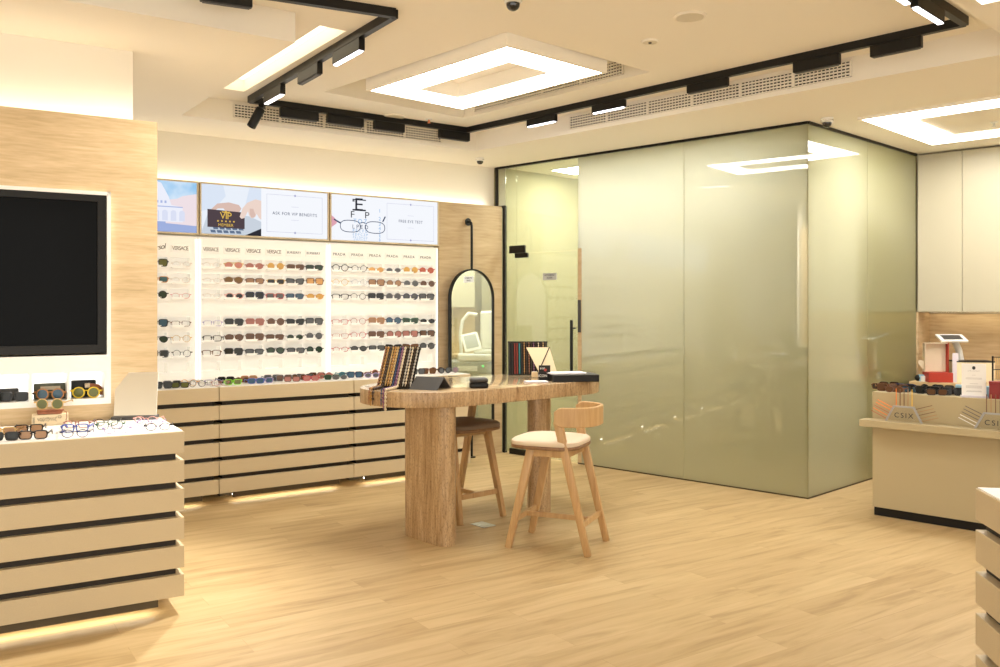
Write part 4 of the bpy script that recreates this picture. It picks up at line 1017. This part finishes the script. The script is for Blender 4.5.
t = thing('cabinet_light', 'warm light strip under the wall cabinets', 'cabinet light', E.w(0.05, 0.25, 1.4985), E.a)
MB().box(0, 1.9, -0.01, 0.01, -0.006, 0).build('strip', 'shelf_strip', t)
MB().box(0, 1.9, -0.016, -0.011, -0.012, 0).build('shade_lip', 'cabinet_lam', t)
t = thing('back_worktop', 'low wood topped worktop behind the reception desk', 'worktop', E.w(0.08, -0.45), E.a)
MB().box(0, 2.3, 0, 0.795, 0.80, 0.855, 0.002).build('top', 'worktop_wood', t); MB().box(0.03, 2.3, 0.03, 0.79, 0, 0.799).build('base_cabinet', 'cream_lam', t)

# ------------------------------------------------------------------ reception desk
t = thing('reception_desk', 'cream laminate reception desk with a projecting ledge and black plinth', 'reception desk', D.w(0, 0), D.a)
DL = 2.3
MB().box(0, DL, 0, 0.55, 0.065, 0.92, 0.002).build('body', 'cream_lam', t)
MB().box(-0.045, DL, -0.135, 0.0, 0.672, 0.722, 0.002).build('ledge', 'cream_lam', t)
MB().box(0.006, DL-0.02, 0.02, 0.5, 0, 0.065).build('plinth', 'black', t)
def dl(x, y, z=0.9205): return D.w(D.at(x, y), y, z)
# lens arm display stands
def fan_stand(xl, label, cols):
    t = thing('temple_display_stand', label, 'display stand', D.w(D.at(xl, -0.07), -0.07, 0.7225), D.a, 'fan display stands on the ledge')
    w, h, tw = 0.250, 0.112, 0.013; i = 0.058; th = 0.012
    m = MB()
    m.bar((0, 0, 0), (i, 0, h), th, tw, up=(0, 1, 0)).bar((i-0.003, 0, h-0.003), (w-i+0.003, 0, h-0.003), th, tw, up=(0, 1, 0)).bar((w-i, 0, h), (w, 0, 0), th, tw, up=(0, 1, 0))
    m.build('trapezoid_frame', 'grey_trim', t)
    MB().prism([(0.005, 0), (w-0.005, 0), (w-i, h-0.005), (i, h-0.005)], -0.0015, 0.0015, mtx=Matrix.Translation((0, 0.004, 0))@rot90).build('clear_panel', 'acrylic', t)
    text('CSIX', 0.05, 'ink', t, (w/2, -0.0025, 0.045), space=1.35)
    mats = []
    L = 0.125
    for k in range(5):
        f = (k+0.6)/5.4
        p = Vector((i*(f), 0.006, h*f)); d_ = Vector((-0.90, 0, 0.42)); MB().bar(p, p+d_*L, 0.004, 0.006, up=(0, 1, 0)).build('sample_temple', cols[k], t)
        p = Vector((w-i*f, 0.006, h*f)); d_ = Vector((0.92, 0, 0.30)); MB().bar(p, p+d_*L, 0.004, 0.006, up=(0, 1, 0)).build('sample_temple', cols[10+k], t)
        p = Vector((i+0.012+(w-2*i-0.024)*k/4, 0.006, h)); MB().bar(p, p+Vector((0, 0, L)), 0.004, 0.0055, up=(0, 1, 0)).build('sample_temple', cols[5+k], t)
for n_, c_ in (('temple_orange', (0.85, 0.22, 0.02)), ('temple_yellow', (0.85, 0.52, 0.03)), ('temple_brown', (0.16, 0.07, 0.03)), ('temple_tan', (0.45, 0.26, 0.12)), ('temple_grey', (0.12, 0.10, 0.09)), ('temple_white', (0.85, 0.83, 0.78)), ('temple_rose', (0.42, 0.14, 0.08))): mat(n_, c_, 0.4)
fan_stand(886, 'lettered fan stand with orange and yellow arms at the desk end', ['temple_rose', 'temple_orange', 'temple_rose', 'temple_orange', 'temple_orange', 'temple_orange', 'temple_brown', 'temple_brown', 'temple_tan', 'temple_yellow', 'temple_tan', 'temple_tan', 'temple_brown', 'temple_tan', 'temple_brown'])
fan_stand(975, 'lettered fan stand with white and grey arms, cut by the picture edge', ['temple_white', 'temple_white', 'temple_grey', 'temple_grey', 'temple_grey', 'temple_brown', 'temple_tan', 'temple_brown', 'temple_grey', 'temple_brown', 'temple_tan', 'temple_tan', 'temple_brown', 'temple_tan', 'temple_brown'])
# heaps of sunglasses
heap = [(887, .10, 'square:tort:brown'), (891, .16, 'rect:brown:brown'), (898, .09, 'square:tort:brown'), (905, .18, 'square:navy:black'), (911, .10, 'rect:black:blue'), (889, .26, 'square:black:brown'), (902, .28, 'rect:black:brown'),
        (926, .08, 'square:black:black'), (933, .14, 'rect:black:grey'), (940, .08, 'square:black:black'), (947, .14, 'rect:tort:black'), (953, .09, 'square:black:black'), (930, .25, 'round:black:black'), (944, .26, 'square:black:grey'), (894, .03, 'oval:brown:brown'), (918, .22, 'rect:black:black'), (937, .02, 'rect:black:brown'), (950, .22, 'rect:black:black'), (881, .20, 'rect:tort:black')]
wd = ['tortoiseshell sunglasses at the very end of the reception desk', 'brown rectangular sunglasses second from the end of the reception desk', 'tortoiseshell sunglasses in the front middle of the first desk heap', 'navy sunglasses in the first desk heap under the white phone box',
      'black sunglasses with blue lenses between the two desk heaps', 'black and brown sunglasses rear of the first desk heap, at the desk end', 'black sunglasses rear middle of the first desk heap',
      'black sunglasses starting the second desk heap below the red box', 'grey lens sunglasses in the middle of the second desk heap', 'black square sunglasses front middle of the second desk heap', 'tortoiseshell sunglasses in the second desk heap', 'black sunglasses beside the blue box on the desk',
      'round black sunglasses rear of the second desk heap', 'grey lens square sunglasses rear of the second desk heap', 'oval brown sunglasses lowest at the front of the first desk heap', 'black rectangular sunglasses rear, between the two desk heaps', 'slim black sunglasses lowest at the front of the second desk heap', 'slim black sunglasses at the rear end of the second heap, behind the blue box', 'slim tortoiseshell sunglasses rear, overhanging the desk end corner']
for (x, y, code), lab in zip(heap, wd):
    sh, th, fc, lc = sp(code)
    eyewear(S_, sh, th, fc, lc, lab, dl(x, y), D.a+math.radians(random.uniform(-5, 30)), 'sunglasses heaped on the reception desk', scale=1.05)
# paper notice
t = thing('paper_notice', 'white printed notice with a round black logo in a clear stand on the desk', 'notice', dl(974, 0.06), D.a+math.radians(22), None)
MB().box(-0.082, 0.082, -0.03, 0.04, 0, 0.012, 0.002).build('base', 'lilac_paper', t)
tl = Matrix.Rotation(math.radians(-4), 4, 'X')
MB().box(-0.076, 0.076, -0.001, 0.001, 0.0125, 0.235, mtx=tl).build('sheet', 'paper', t)
MB().prism(ell(0, 0.205, 0.0105, 0.0125), -0.0002, 0.0006, mtx=tl@Matrix.Translation((0, -0.0014, 0))@rot90).build('logo', 'ink', t)
text('EYE CLINIC', 0.011, 'ink_grey', t, (0, 0.0105, 0.183), rot=(PI/2+math.radians(-4), 0, 0), ext=0.0002, space=1.4).location.y = -0.0016+math.tan(math.radians(4))*0.183
m = MB()
for z, w in ((0.155, 0.02), (0.135, 0.1), (0.128, 0.1), (0.095, 0.05), (0.08, 0.1), (0.073, 0.1), (0.066, 0.1), (0.045, 0.09), (0.04, 0.1)): m.box(-w/2, w/2, -0.0018, -0.0012, z-0.0009, z+0.0009, mtx=tl)
m.build('printed_lines', 'ink_grey', t)
def cbox(x, y, w, d, h, mt, label, name='carton', rz=0.25, z=0.9205, fr=D, cat='box', lid=None):
    t = thing(name, label, cat, fr.w(fr.at(x, y), y, z), fr.a+rz)
    MB().box(-w/2, w/2, 0, d, 0, h, 0.002).build('body', mt, t)
    if lid: MB().box(-w/2-0.002, w/2+0.002, -0.002, d+0.002, h, h+0.012, 0.002).build('lid', lid, t)
    else: MB().box(-w/2+0.004, w/2-0.004, 0.004, d-0.004, h+0.0002, h+0.0012).build('top_flap', mt, t)
    return t
cbox(960, 0.12, 0.06, 0.06, 0.075, 'blue_box', 'small pale blue box beside the second heap of sunglasses on the desk')
cbox(988, 0.13, 0.06, 0.06, 0.075, 'blue_box', 'small pale blue box behind the dark red box on the desk')
cbox(1000, 0.06, 0.13, 0.09, 0.105, 'dark_red', 'dark red box on the desk, cut by the picture edge', lid='dark_red')
WT = 0.8555
t = cbox(941, -0.40, 0.215, 0.16, 0.088, 'red_box', 'open red shoebox-like carton with raised lid on the back worktop', 'open_carton', rz=0.65, z=WT, fr=E)
m = MB(); m.box(-0.105, 0.105, 0.150, 0.156, 0.09, 0.36); m.box(-0.105, -0.099, 0.10, 0.15, 0.09, 0.36); m.box(-0.105, 0.105, 0.10, 0.15, 0.354, 0.36); m.build('raised_lid', 'card', t)
MB().box(0.099, 0.107, 0.095, 0.158, 0.09, 0.362).build('lid_side', 'red_box', t)
MB().prism([(-0.105, 0.10), (-0.155, 0.17), (-0.15, 0.20), (-0.105, 0.19)], 0, 0.002, mtx=Matrix.Translation((0, 0.13, 0))@rot90).build('side_flap', 'card', t)
t = thing('payment_terminal', 'white tablet terminal on a curved arm behind the red carton', 'tablet', E.w(E.at(955, -0.10), -0.10, WT), E.a+0.6)
MB().box(-0.09, 0.09, -0.08, 0.08, 0, 0.015, 0.004).build('base', 'plastic_white', t)
MB().tube([(0.06, 0.03, 0.01), (0.07, 0.04, 0.15), (0.05, 0.045, 0.28), (0.01, 0.03, 0.37)], 0.03, 12).build('arm', 'plastic_white', t, True)
tm = Matrix.Translation((-0.03, 0.0, 0.40))@Matrix.Rotation(math.radians(18), 4, 'X')
MB().box(-0.12, 0.12, -0.09, 0.09, -0.009, 0.009, 0.004, mtx=tm).build('tablet', 'plastic_white', t)
MB().box(-0.085, 0.085, -0.06, 0.06, -0.011, -0.0092, mtx=tm).build('screen_back', 'charcoal', t)
MB().box(-0.085, 0.085, -0.06, 0.06, 0.0092, 0.011, mtx=tm).build('screen', 'charcoal', t)
cbox(976, -0.20, 0.33, 0.22, 0.185, 'cream_box', 'cream container with a black lid behind the paper notice', 'storage_box', rz=0.62, z=WT, fr=E, lid='black', cat='container')
t = thing('paper_stack', 'lilac paper standing between the red carton and the cream container', 'paper', E.w(E.at(955.5, -0.3), -0.3, WT), E.a+0.6)
MB().box(-0.025, 0.025, 0, 0.004, 0, 0.27).build('sheet', 'lilac_paper', t); MB().box(-0.025, 0.025, 0.005, 0.008, 0, 0.26).build('sheet', 'paper', t)
cbox(924, -0.38, 0.08, 0.06, 0.06, 'blue_box', 'small blue box beside the red carton on the back worktop', rz=0.5, z=WT, fr=E)
t = thing('desk_camera', 'small black and white rounded gadget at the end of the back worktop', 'gadget', E.w(E.at(918, -0.38), -0.38, WT), E.a)
MB().ball((0, 0, 0.03), 0.03, 2).build('ball', 'black', t, True); MB().lathe([(0.0, 0), (0.026, 0), (0.026, 0.05), (0, 0.05)], 16, Matrix.Translation((0.05, 0.0, 0))).build('cap', 'plastic_white', t, True)
t = thing('earring_tower', 'black jewellery tower on the back worktop, cut by the picture edge', 'display stand', E.w(E.at(1004, -0.36), -0.36, WT), E.a+0.5)
MB().box(-0.10, 0.10, -0.06, 0.06, 0, 0.012).tube([(-0.09, 0, 0.012), (-0.09, 0, 0.26)], 0.008, 8).tube([(0.09, 0, 0.012), (0.09, 0, 0.26)], 0.008, 8).tube([(-0.09, 0, 0.14), (0.09, 0, 0.14)], 0.004, 6).tube([(-0.09, 0, 0.25), (0.09, 0, 0.25)], 0.004, 6).build('stand', 'black', t)
m = MB()
for k in range(9):
    x = -0.07+k*0.018; m.tube([(x, -0.004, 0.245), (x+0.003, -0.004, 0.18)], 0.003, 5); m.tube([(x, -0.004, 0.135), (x+0.003, -0.004, 0.06)], 0.003, 5)
m.build('hanging_chains', 'gold', t)

# ------------------------------------------------------------------ stone table
TB = Fr((0, 0), 41.4)
TZ_, TZB = 1.005, 0.905
UC, VC, RR = (3.60, 4.691), 4.85, 0.45
t = thing('stone_table', 'tall travertine table with rounded ends on two stone legs', 'table', TB.w((UC[0]+UC[1])/2, VC), TB.a)
hl = (UC[1]-UC[0])/2
def stadium(hl, r, n=28):
    return [(hl+r*math.cos(-PI/2+PI*k/n), r*math.sin(-PI/2+PI*k/n)) for k in range(n+1)]+[(-hl+r*math.cos(PI/2+PI*k/n), r*math.sin(PI/2+PI*k/n)) for k in range(n+1)]
ob = MB().prism(stadium(hl, RR), TZB, TZ_, 0.004).build('tabletop', 'travertine_table', t, True)
ob.data.materials.append(M['travertine_top'])
for p in ob.data.polygons:
    if p.normal.z > 0.9: p.material_index = 1
uc = 3.515-(UC[0]+UC[1])/2
MB().prism([(x+uc, y+(4.695-VC)) for x, y in [(a, b) for b, a in stadium(0.165, 0.07)][::-1]], 0, TZB, 0).build('leg', 'travertine_table', t, True)
MB().prism([(x+4.60-(UC[0]+UC[1])/2, y+(4.77-VC)) for x, y in stadium(0.02, 0.074)], 0, TZB, 0).build('leg', 'travertine_table', t, True)
TT = TZ_+0.0006
def tp(x, y): return px(x, y, TZ_)

# ------------------------------------------------------------------ stools
def stool(label, loc, rotz, cushion):
    t = thing('bar_stool', label, 'stool', loc, rotz, 'wooden counter stools')
    # front = +y
    for sx in (-1, 1):
        MB().bar((sx*0.205, 0.265, 0.0), (sx*0.165, 0.12, 0.645), 0.034, 0.040, 0.042, 0.055, up=(0, 1, 0), bev=0.004).build('leg', 'oak', t, True)
        MB().bar((sx*0.200, -0.270, 0.0), (sx*0.195, -0.070, 0.83), 0.034, 0.040, 0.036, 0.055, up=(0, 1, 0), bev=0.004).build('leg', 'oak', t, True)
        MB().bar((sx*0.172, 0.12, 0.62), (sx*0.188, -0.11, 0.62), 0.022, 0.045, bev=0.003).build('side_rail', 'oak', t)
    MB().bar((-0.17, 0.125, 0.625), (0.17, 0.125, 0.625), 0.022, 0.045, bev=0.003).build('front_rail', 'oak', t)
    MB().bar((-0.19, -0.112, 0.615), (0.19, -0.112, 0.615), 0.022, 0.045, bev=0.003).build('rear_rail', 'oak', t)
    zf = 0.185; fy = 0.265-(0.145)*zf/0.645; ry = -0.270+0.195*zf/0.80
    MB().bar((-0.19, fy, zf), (0.19, fy, zf), 0.020, 0.036, bev=0.003).build('front_stretcher', 'oak', t)
    MB().bar((-0.195, ry, zf), (0.195, ry, zf), 0.020, 0.036, bev=0.003).build('rear_stretcher', 'oak', t)
    MB().bar((0, fy, zf), (0, ry, zf), 0.022, 0.032, bev=0.003).build('centre_stretcher', 'oak', t)
    sq = [(0.232*math.copysign(abs(math.cos(a))**0.5, math.cos(a)), 0.045+0.232*math.copysign(abs(math.sin(a))**0.5, math.sin(a))) for a in [2*PI*k/48 for k in range(48)]]
    MB().prism(sq, 0.645, 0.668, 0.006).build('seat', 'walnut_edge', t, True)
    b = MB(); t_ = bmesh.new(); rings = []
    for sc, z in ((0.985, 0.6685), (1.0, 0.678), (0.99, 0.692), (0.94, 0.702), (0.80, 0.708), (0.5, 0.7115), (0.2, 0.712)):
        rings.append([t_.verts.new((x*sc, 0.045+(y-0.045)*sc, z)) for x, y in sq])
    for A, Bq in zip(rings, rings[1:]):
        for k in range(48): t_.faces.new((A[k], A[(k+1) % 48], Bq[(k+1) % 48], Bq[k]))
    t_.faces.new(rings[0][::-1]); t_.faces.new(rings[-1]); b._add(t_)
    b.build('cushion', cushion, t, True)
    # wraparound back
    def back(k):
        a = PI*k
        return (0.215*math.copysign(abs(math.cos(a))**0.75, math.cos(a)), -0.055-0.225*abs(math.sin(a))**0.85)
    n = 36; b = bmesh.new(); th = 0.011; sec = []
    for k in range(n+1):
        u_ = k/n; x, y = back(u_); x2, y2 = back(min(1, u_+0.004)); x1, y1 = back(max(0, u_-0.004))
        tx, ty = x2-x1, y2-y1; l = math.hypot(tx, ty); nx_, ny_ = -ty/l, tx/l
        e = min(1.0, min(u_, 1-u_)/0.06); hh_ = 0.062*(0.55+0.45*math.sqrt(max(0, 1-(1-e)**2)))
        zc = 0.856
        sec.append([b.verts.new((x+nx_*th*s_, y+ny_*th*s_, zc+hh_*z_)) for s_, z_ in ((-1, -0.92), (-0.6, -1), (0.6, -1), (1, -0.92), (1, 0.92), (0.6, 1), (-0.6, 1), (-1, 0.92))])
    for A, Bq in zip(sec, sec[1:]):
        for k in range(8): b.faces.new((A[k], A[(k+1) % 8], Bq[(k+1) % 8], Bq[k]))
    b.faces.new(sec[0][::-1]); b.faces.new(sec[-1])
    q = MB(); q._add(b); q.build('backrest', 'oak', t, True)
    return t
# front stool: facing (-0.917, 0.40)
stool('oak stool with a cream seat and curved back in front of the table', (0.378, 5.72, 0), math.atan2(0.40, -0.917)-PI/2, 'cushion_cream')
f2 = Vector((-TB.n.x, -TB.n.y)); c2 = TB.w(4.10, 5.11)
stool('oak stool with a taupe seat on the far side of the table', (c2[0], c2[1], 0), math.atan2(f2.y, f2.x)-PI/2, 'cushion_taupe')
p = px(483, 525, 0.0)
t = thing('floor_socket', 'small square metal floor socket under the table', 'floor socket', (p.x, p.y, 0.0005), TB.a)
MB().box(-0.055, 0.055, -0.075, 0.075, 0, 0.004, 0.0015).build('plate', 'steel', t); MB().box(-0.035, 0.035, -0.05, 0.05, 0.0042, 0.0055).build('lid', 'steel', t)

# ------------------------------------------------------------------ things on the table
def chain_stand(label, loc, rotz, w, h, lean, mt='black'):
    t = thing('chain_display_board', label, 'display board', loc, rotz, 'boards of spectacle chains')
    th = math.atan2(lean, h); L = math.hypot(lean, h); mx = Matrix.Rotation(-th, 4, 'X')
    MB().box(-w/2, w/2, 0, 0.006, 0.004, L, 0.001, mtx=mx).build('board', mt, t)
    MB().box(-w/2-0.002, w/2+0.002, -0.014, 0.012, L-0.012, L+0.004, 0.002, mtx=mx).build('top_bar', mt, t)
    MB().box(-w/2, w/2, -0.01, 0.13, 0, 0.005, 0.001).build('foot', mt, t)
    return t, mx, L
def chain(parent_loc, rotz, mx, x, z0, z1, over, mt, style, label, group, r=0.004):
    t = thing('spectacle_chain', label, 'spectacle chain', parent_loc, rotz, group)
    pts = [mx@Vector((x, -0.006-r, z)) for z in [z0+(z1-z0)*k/12 for k in range(13)]]
    if over:
        e = pts[-1]; ca, sa = math.cos(rotz), math.sin(rotz); d = 0.0
        def inside(dd):
            wx, wy = parent_loc[0]+x*ca-(e.y-dd)*sa, parent_loc[1]+x*sa+(e.y-dd)*ca
            u_, v_ = TB.loc((wx, wy)); u_ = min(max(u_, UC[0]), UC[1])-u_
            return math.hypot(u_, v_-VC) < RR
        while inside(d) and d < 0.6: d += 0.005
        pts += [Vector((x, e.y-d*k/6, 0.002+r)) for k in range(1, 7)]+[Vector((x, e.y-d-0.010, -0.012)), Vector((x, e.y-d-0.013, -over[1]*0.6)), Vector((x, e.y-d-0.012, -over[1]))]
    m = MB()
    if style == 'cord': m.tube(pts, r, 6)
    else:
        # beads or links along the line
        step = r*2.4; acc = 0.0; last = pts[0]
        for a, b in zip(pts, pts[1:]):
            L = (b-a).length; s_ = 0
            n = max(1, int(L/step))
            for k in range(n):
                q = a+(b-a)*(k/n); m.ball(q, r*(1.05 if (k % 2 or style == 'bead') else 0.7), 1, (1, 0.8, 1.15))
        m.tube(pts, r*0.35, 5)
    o = m.build('strand', mt, t, style == 'cord')
    ring = pts[0]
    MB().tube([(ring.x+0.004*math.cos(a), ring.y, ring.z+0.006+0.004*math.sin(a)) for a in [2*PI*k/8 for k in range(8)]], 0.001, 5, True).build('clasp', 'gold', t)
p0, p1 = tp(376.5, 388.5), tp(411, 389.5)
c = (p0+p1)/2; ang = math.radians(-14); w1_ = 0.255
st1 = (c.x, c.y+0.02, TT)
_, mx, L = chain_stand('leaning black board of bead chains at the rounded end of the table', st1, ang, w1_, 0.265, 0.17)
for n_, c_ in (('bead_amber', (0.42, 0.22, 0.05)), ('bead_dark', (0.05, 0.025, 0.012)), ('bead_gold', (0.50, 0.33, 0.12)), ('bead_purple', (0.22, 0.09, 0.17)), ('bead_blue', (0.03, 0.06, 0.16)), ('bead_cream', (0.62, 0.52, 0.36)), ('bead_silver', (0.42, 0.38, 0.32)), ('bead_copper', (0.30, 0.13, 0.06)), ('cord_red', (0.22, 0.03, 0.02)), ('cord_black', (0.012, 0.012, 0.012))): mat(n_, c_, 0.35)
CH = [('bead_copper', 'copper'), ('bead_amber', 'amber'), ('bead_dark', 'dark brown'), ('bead_gold', 'gold'), ('bead_amber', 'amber'), ('bead_gold', 'gold'), ('bead_blue', 'navy'), ('bead_purple', 'purple'), ('bead_cream', 'cream'), ('bead_dark', 'dark brown'), ('bead_silver', 'silver'), ('bead_cream', 'cream'), ('bead_dark', 'dark brown'), ('bead_silver', 'silver')]
ORD2 = ORD+['seventh', 'eighth', 'ninth', 'tenth', 'eleventh', 'twelfth', 'thirteenth', 'fourteenth', 'fifteenth', 'sixteenth']
ov = {0: (0.03, 0.085), 1: (0.03, 0.10), 2: (0.03, 0.09), 6: (0.05, 0.09), 7: (0.05, 0.11), 8: (0.05, 0.14)}
for k, (mt_, nm_) in enumerate(CH):
    x = -w1_/2+0.012+(w1_-0.024)*k/(len(CH)-1)
    chain(st1, ang, mx, x, L-0.012, 0.012, ov.get(k), mt_, 'bead' if k % 3 else 'link', f'{nm_} bead chain, {ORD2[k]} from table end of leaning board' + (', trailing over edge' if k in ov else ''), 'chains on the leaning board', 0.0098 if k < 9 else 0.0078)
p0, p1 = tp(507, 375), tp(549, 374)
c = tp(528, 375.0); st2 = (c.x, c.y, TT); w2_ = 0.315
_, mx2, L2 = chain_stand('upright black board of spectacle cords at the back of the table', st2, 0.03, w2_, 0.262, 0.05)
CD = ['cord_black', 'cord_black', 'cord_red', 'cord_red', 'teal_cord', 'cord_black', 'bead_amber', 'bead_dark', 'bead_copper', 'bead_dark', 'bead_purple', 'bead_dark', 'bead_cream', 'bead_dark', 'bead_gold', 'bead_dark']
CDN = ['black cord', 'black cord', 'dark red cord', 'dark red cord', 'teal cord', 'black cord', 'amber chain', 'dark brown chain', 'copper chain', 'dark brown chain', 'purple chain', 'dark brown chain', 'cream chain', 'dark brown chain', 'gold chain', 'dark brown chain']
for k, mt_ in enumerate(CD):
    x = -w2_/2+0.014+(w2_-0.028)*k/15
    chain(st2, 0.03, mx2, x, L2-0.012, 0.008, None, mt_, 'cord' if k < 6 else ('link' if k % 2 else 'bead'), f'{CDN[k]}, {ORD2[k]} from the door hinge on the upright board', 'cords on the upright board', 0.0055)
# tented black card
p = tp(429, 390.2); t = thing('tent_card', 'black folded tent card next to the leaning chain board', 'tent card', (p.x, p.y+0.10, TT), math.radians(-24))
m = MB(); m.prism([(-0.10, 0), (-0.096, 0), (0, 0.072), (0.096, 0), (0.10, 0), (0.003, 0.08), (-0.003, 0.08)], -0.105, 0.105, mtx=rot90@Matrix.Rotation(PI/2, 4, 'Y'))
m.build('folded_card', 'charcoal', t)
p = tp(440, 385); t = thing('clear_tray', 'low clear acrylic stand behind the black tent card', 'display stand', (p.x+0.02, p.y+0.22, TT), 0.3)
MB().box(-0.10, 0.10, -0.06, 0.06, 0.035, 0.04).box(-0.10, -0.095, -0.06, 0.06, 0, 0.035).box(0.095, 0.10, -0.06, 0.06, 0, 0.035).build('bent_sheet', 'acrylic', t)
p = tp(478.5, 388.5); t = thing('glasses_case', 'black zipped glasses case in the middle of the stone table', 'glasses case', (p.x, p.y+0.05, TT), 0.1)
MB().prism(rrect(-0.065, 0.065, -0.05, 0.05, 0.025), 0, 0.035, 0.012).build('lower_shell', 'black', t, True)
MB().prism(rrect(-0.064, 0.064, -0.049, 0.049, 0.025), 0.0355, 0.068, 0.018).build('upper_shell', 'charcoal', t, True)
# mirror, card stand, phone, paper, black tray
p = tp(546, 382.5)
t = thing('table_mirror', 'small square tilted mirror with a black edge on the stone table', 'mirror', (p.x, p.y+0.33, TT), 0.1)
mx3 = Matrix.Rotation(math.radians(-17), 4, 'X')
MB().prism([(-0.125, 0.245), (-0.01, 0.0), (0.115, 0.0), (0.055, 0.245)], -0.003, 0.003, mtx=mx3@rot90).build('back_plate', 'cream_box', t)
MB().prism([(-0.122, 0.243), (-0.009, 0.002), (0.113, 0.002), (0.053, 0.243)], -0.0005, 0.0005, mtx=mx3@Matrix.Translation((0, -0.004, 0))@rot90).build('mirror_face', 'cream_box', t)  # reflection put into the colour: flat cream face, nothing is mirrored
MB().bar(mx3@Vector((-0.035, -0.006, 0.06)), mx3@Vector((0.053, -0.006, 0.243)), 0.009, 0.004).build('edge_bar', 'black', t)
p = tp(544.5, 380.5)
t = thing('card_stand', 'small black upright card with a red mark and white lettering on the table', 'card', (p.x, p.y, TT), 0.08)
MB().box(-0.043, 0.043, -0.003, 0.003, 0.004, 0.112, 0.0008, seg=1).build('card', 'black', t); MB().box(-0.045, 0.045, -0.012, 0.018, 0, 0.004).build('foot', 'black', t)
MB().prism(ell(0.006, 0.078, 0.011, 0.010, 12), -0.0003, 0.0003, mtx=Matrix.Translation((0, -0.0036, 0))@rot90).build('red_mark', 'red_box', t)
text('EYES', 0.018, 'paper', t, (-0.015, -0.0036, 0.088), ext=0.0002); text('ICON', 0.026, 'paper', t, (-0.014, -0.0036, 0.034), ext=0.0002)
p = tp(535, 377.5); t = thing('small_carton', 'tiny cream carton behind the black upright card', 'box', (p.x, p.y, TT), 0.1)
MB().box(-0.022, 0.022, 0, 0.04, 0, 0.042, 0.001, seg=1).build('body', 'cream_box', t); MB().box(-0.018, 0.018, 0.003, 0.037, 0.0422, 0.0432).build('top_flap', 'paper', t)
p = tp(553.5, 376.0); t = thing('paper_tent', 'small white paper tent behind the black tray', 'paper', (p.x, p.y+0.03, TT), 0.0)
MB().prism([(-0.028, 0), (0.028, 0), (0.002, 0.10), (-0.006, 0.10)], -0.03, 0.0, mtx=rot90).build('folded_sheet', 'paper', t)
p = tp(536, 382.5); t = thing('phone', 'white phone with a dark side lying in front of the black card', 'phone', (p.x, p.y, TT), 0.15)
MB().prism(rrect(-0.085, 0.085, -0.04, 0.04, 0.012), 0, 0.010, 0.003).build('body', 'lilac_paper', t, True); MB().prism(rrect(-0.08, 0.08, -0.036, 0.036, 0.010), 0.0102, 0.0112).build('screen', 'paper', t)
p = tp(570, 382.0); t = thing('black_tray', 'flat black box near the end of the stone table', 'box', (p.x+0.03, p.y+0.12, TT), 0.12)
MB().box(-0.17, 0.17, -0.13, 0.13, 0, 0.046, 0.003).build('body', 'black', t); MB().box(-0.171, 0.171, -0.131, 0.131, 0.0465, 0.052, 0.002).build('lid', 'charcoal', t)
t = thing('booklet', 'white and grey papers lying on the flat black box', 'booklet', (p.x-0.01, p.y+0.14, TT+0.0525), 0.25)
MB().box(-0.15, 0.12, -0.08, 0.08, 0, 0.004).build('cover', 'lilac_paper', t); MB().box(-0.14, 0.13, -0.075, 0.085, 0.0042, 0.008).build('sheet', 'paper', t)

# ------------------------------------------------------------------ light from the heads, world, camera
def spot(P, z, tgt, e, size, name):
    l = bpy.data.lights.new(name, 'SPOT'); l.energy = e; l.color = WARM; l.spot_size = math.radians(size if size else 80); l.spot_blend = 0.8; l.shadow_soft_size = 0.06
    o = bpy.data.objects.new(name, l); C.objects.link(o); o.location = (P.x, P.y, z)
    o.rotation_euler = (Vector(tgt)-o.location).to_track_quat('-Z', 'Y').to_euler()
for Pa, Pb, x, tg, en in ((T1, T2, 348, (-2.6, 4.3, 1.1), 195), (T1, T2, 274, (-2.3, 4.6, 1.3), 170), (T3, T4, 542, None, 30), (T3, T4, 609, None, 25), (T4, T5, 928, None, 12)):
    q = on_line(Pa, Pb, x); spot(q, 3.07, tg or (q.x*0.98, q.y*0.98, 0), en, 84 if tg else 110, 'track_lamp')
w = bpy.data.worlds.new('world'); bpy.context.scene.world = w; w.use_nodes = True
bg = w.node_tree.nodes['Background']; bg.inputs[0].default_value = (1.0, 0.94, 0.84, 1); bg.inputs[1].default_value = 1.08

cam = bpy.data.cameras.new('camera'); co = bpy.data.objects.new('camera', cam); C.objects.link(co)
co.location = (0, 0, EYE); co.rotation_euler = (PI/2, 0, 0)
cam.sensor_width = 36; cam.lens = 36*F/1000; cam.shift_y = -(333.5-HZ)/1000; cam.clip_start = 0.05
sc = bpy.context.scene; sc.camera = co
sc.view_settings.view_transform = 'Standard'; sc.view_settings.look = 'None'; sc.view_settings.gamma = 1; sc.view_settings.use_curve_mapping = False
sc.view_settings.exposure = 1.2
sc.cycles.use_denoising = True; sc.cycles.use_adaptive_sampling = False
sc.cycles.max_bounces = 10; sc.cycles.diffuse_bounces = 6; sc.cycles.transparent_max_bounces = 16; sc.cycles.sample_clamp_indirect = 6
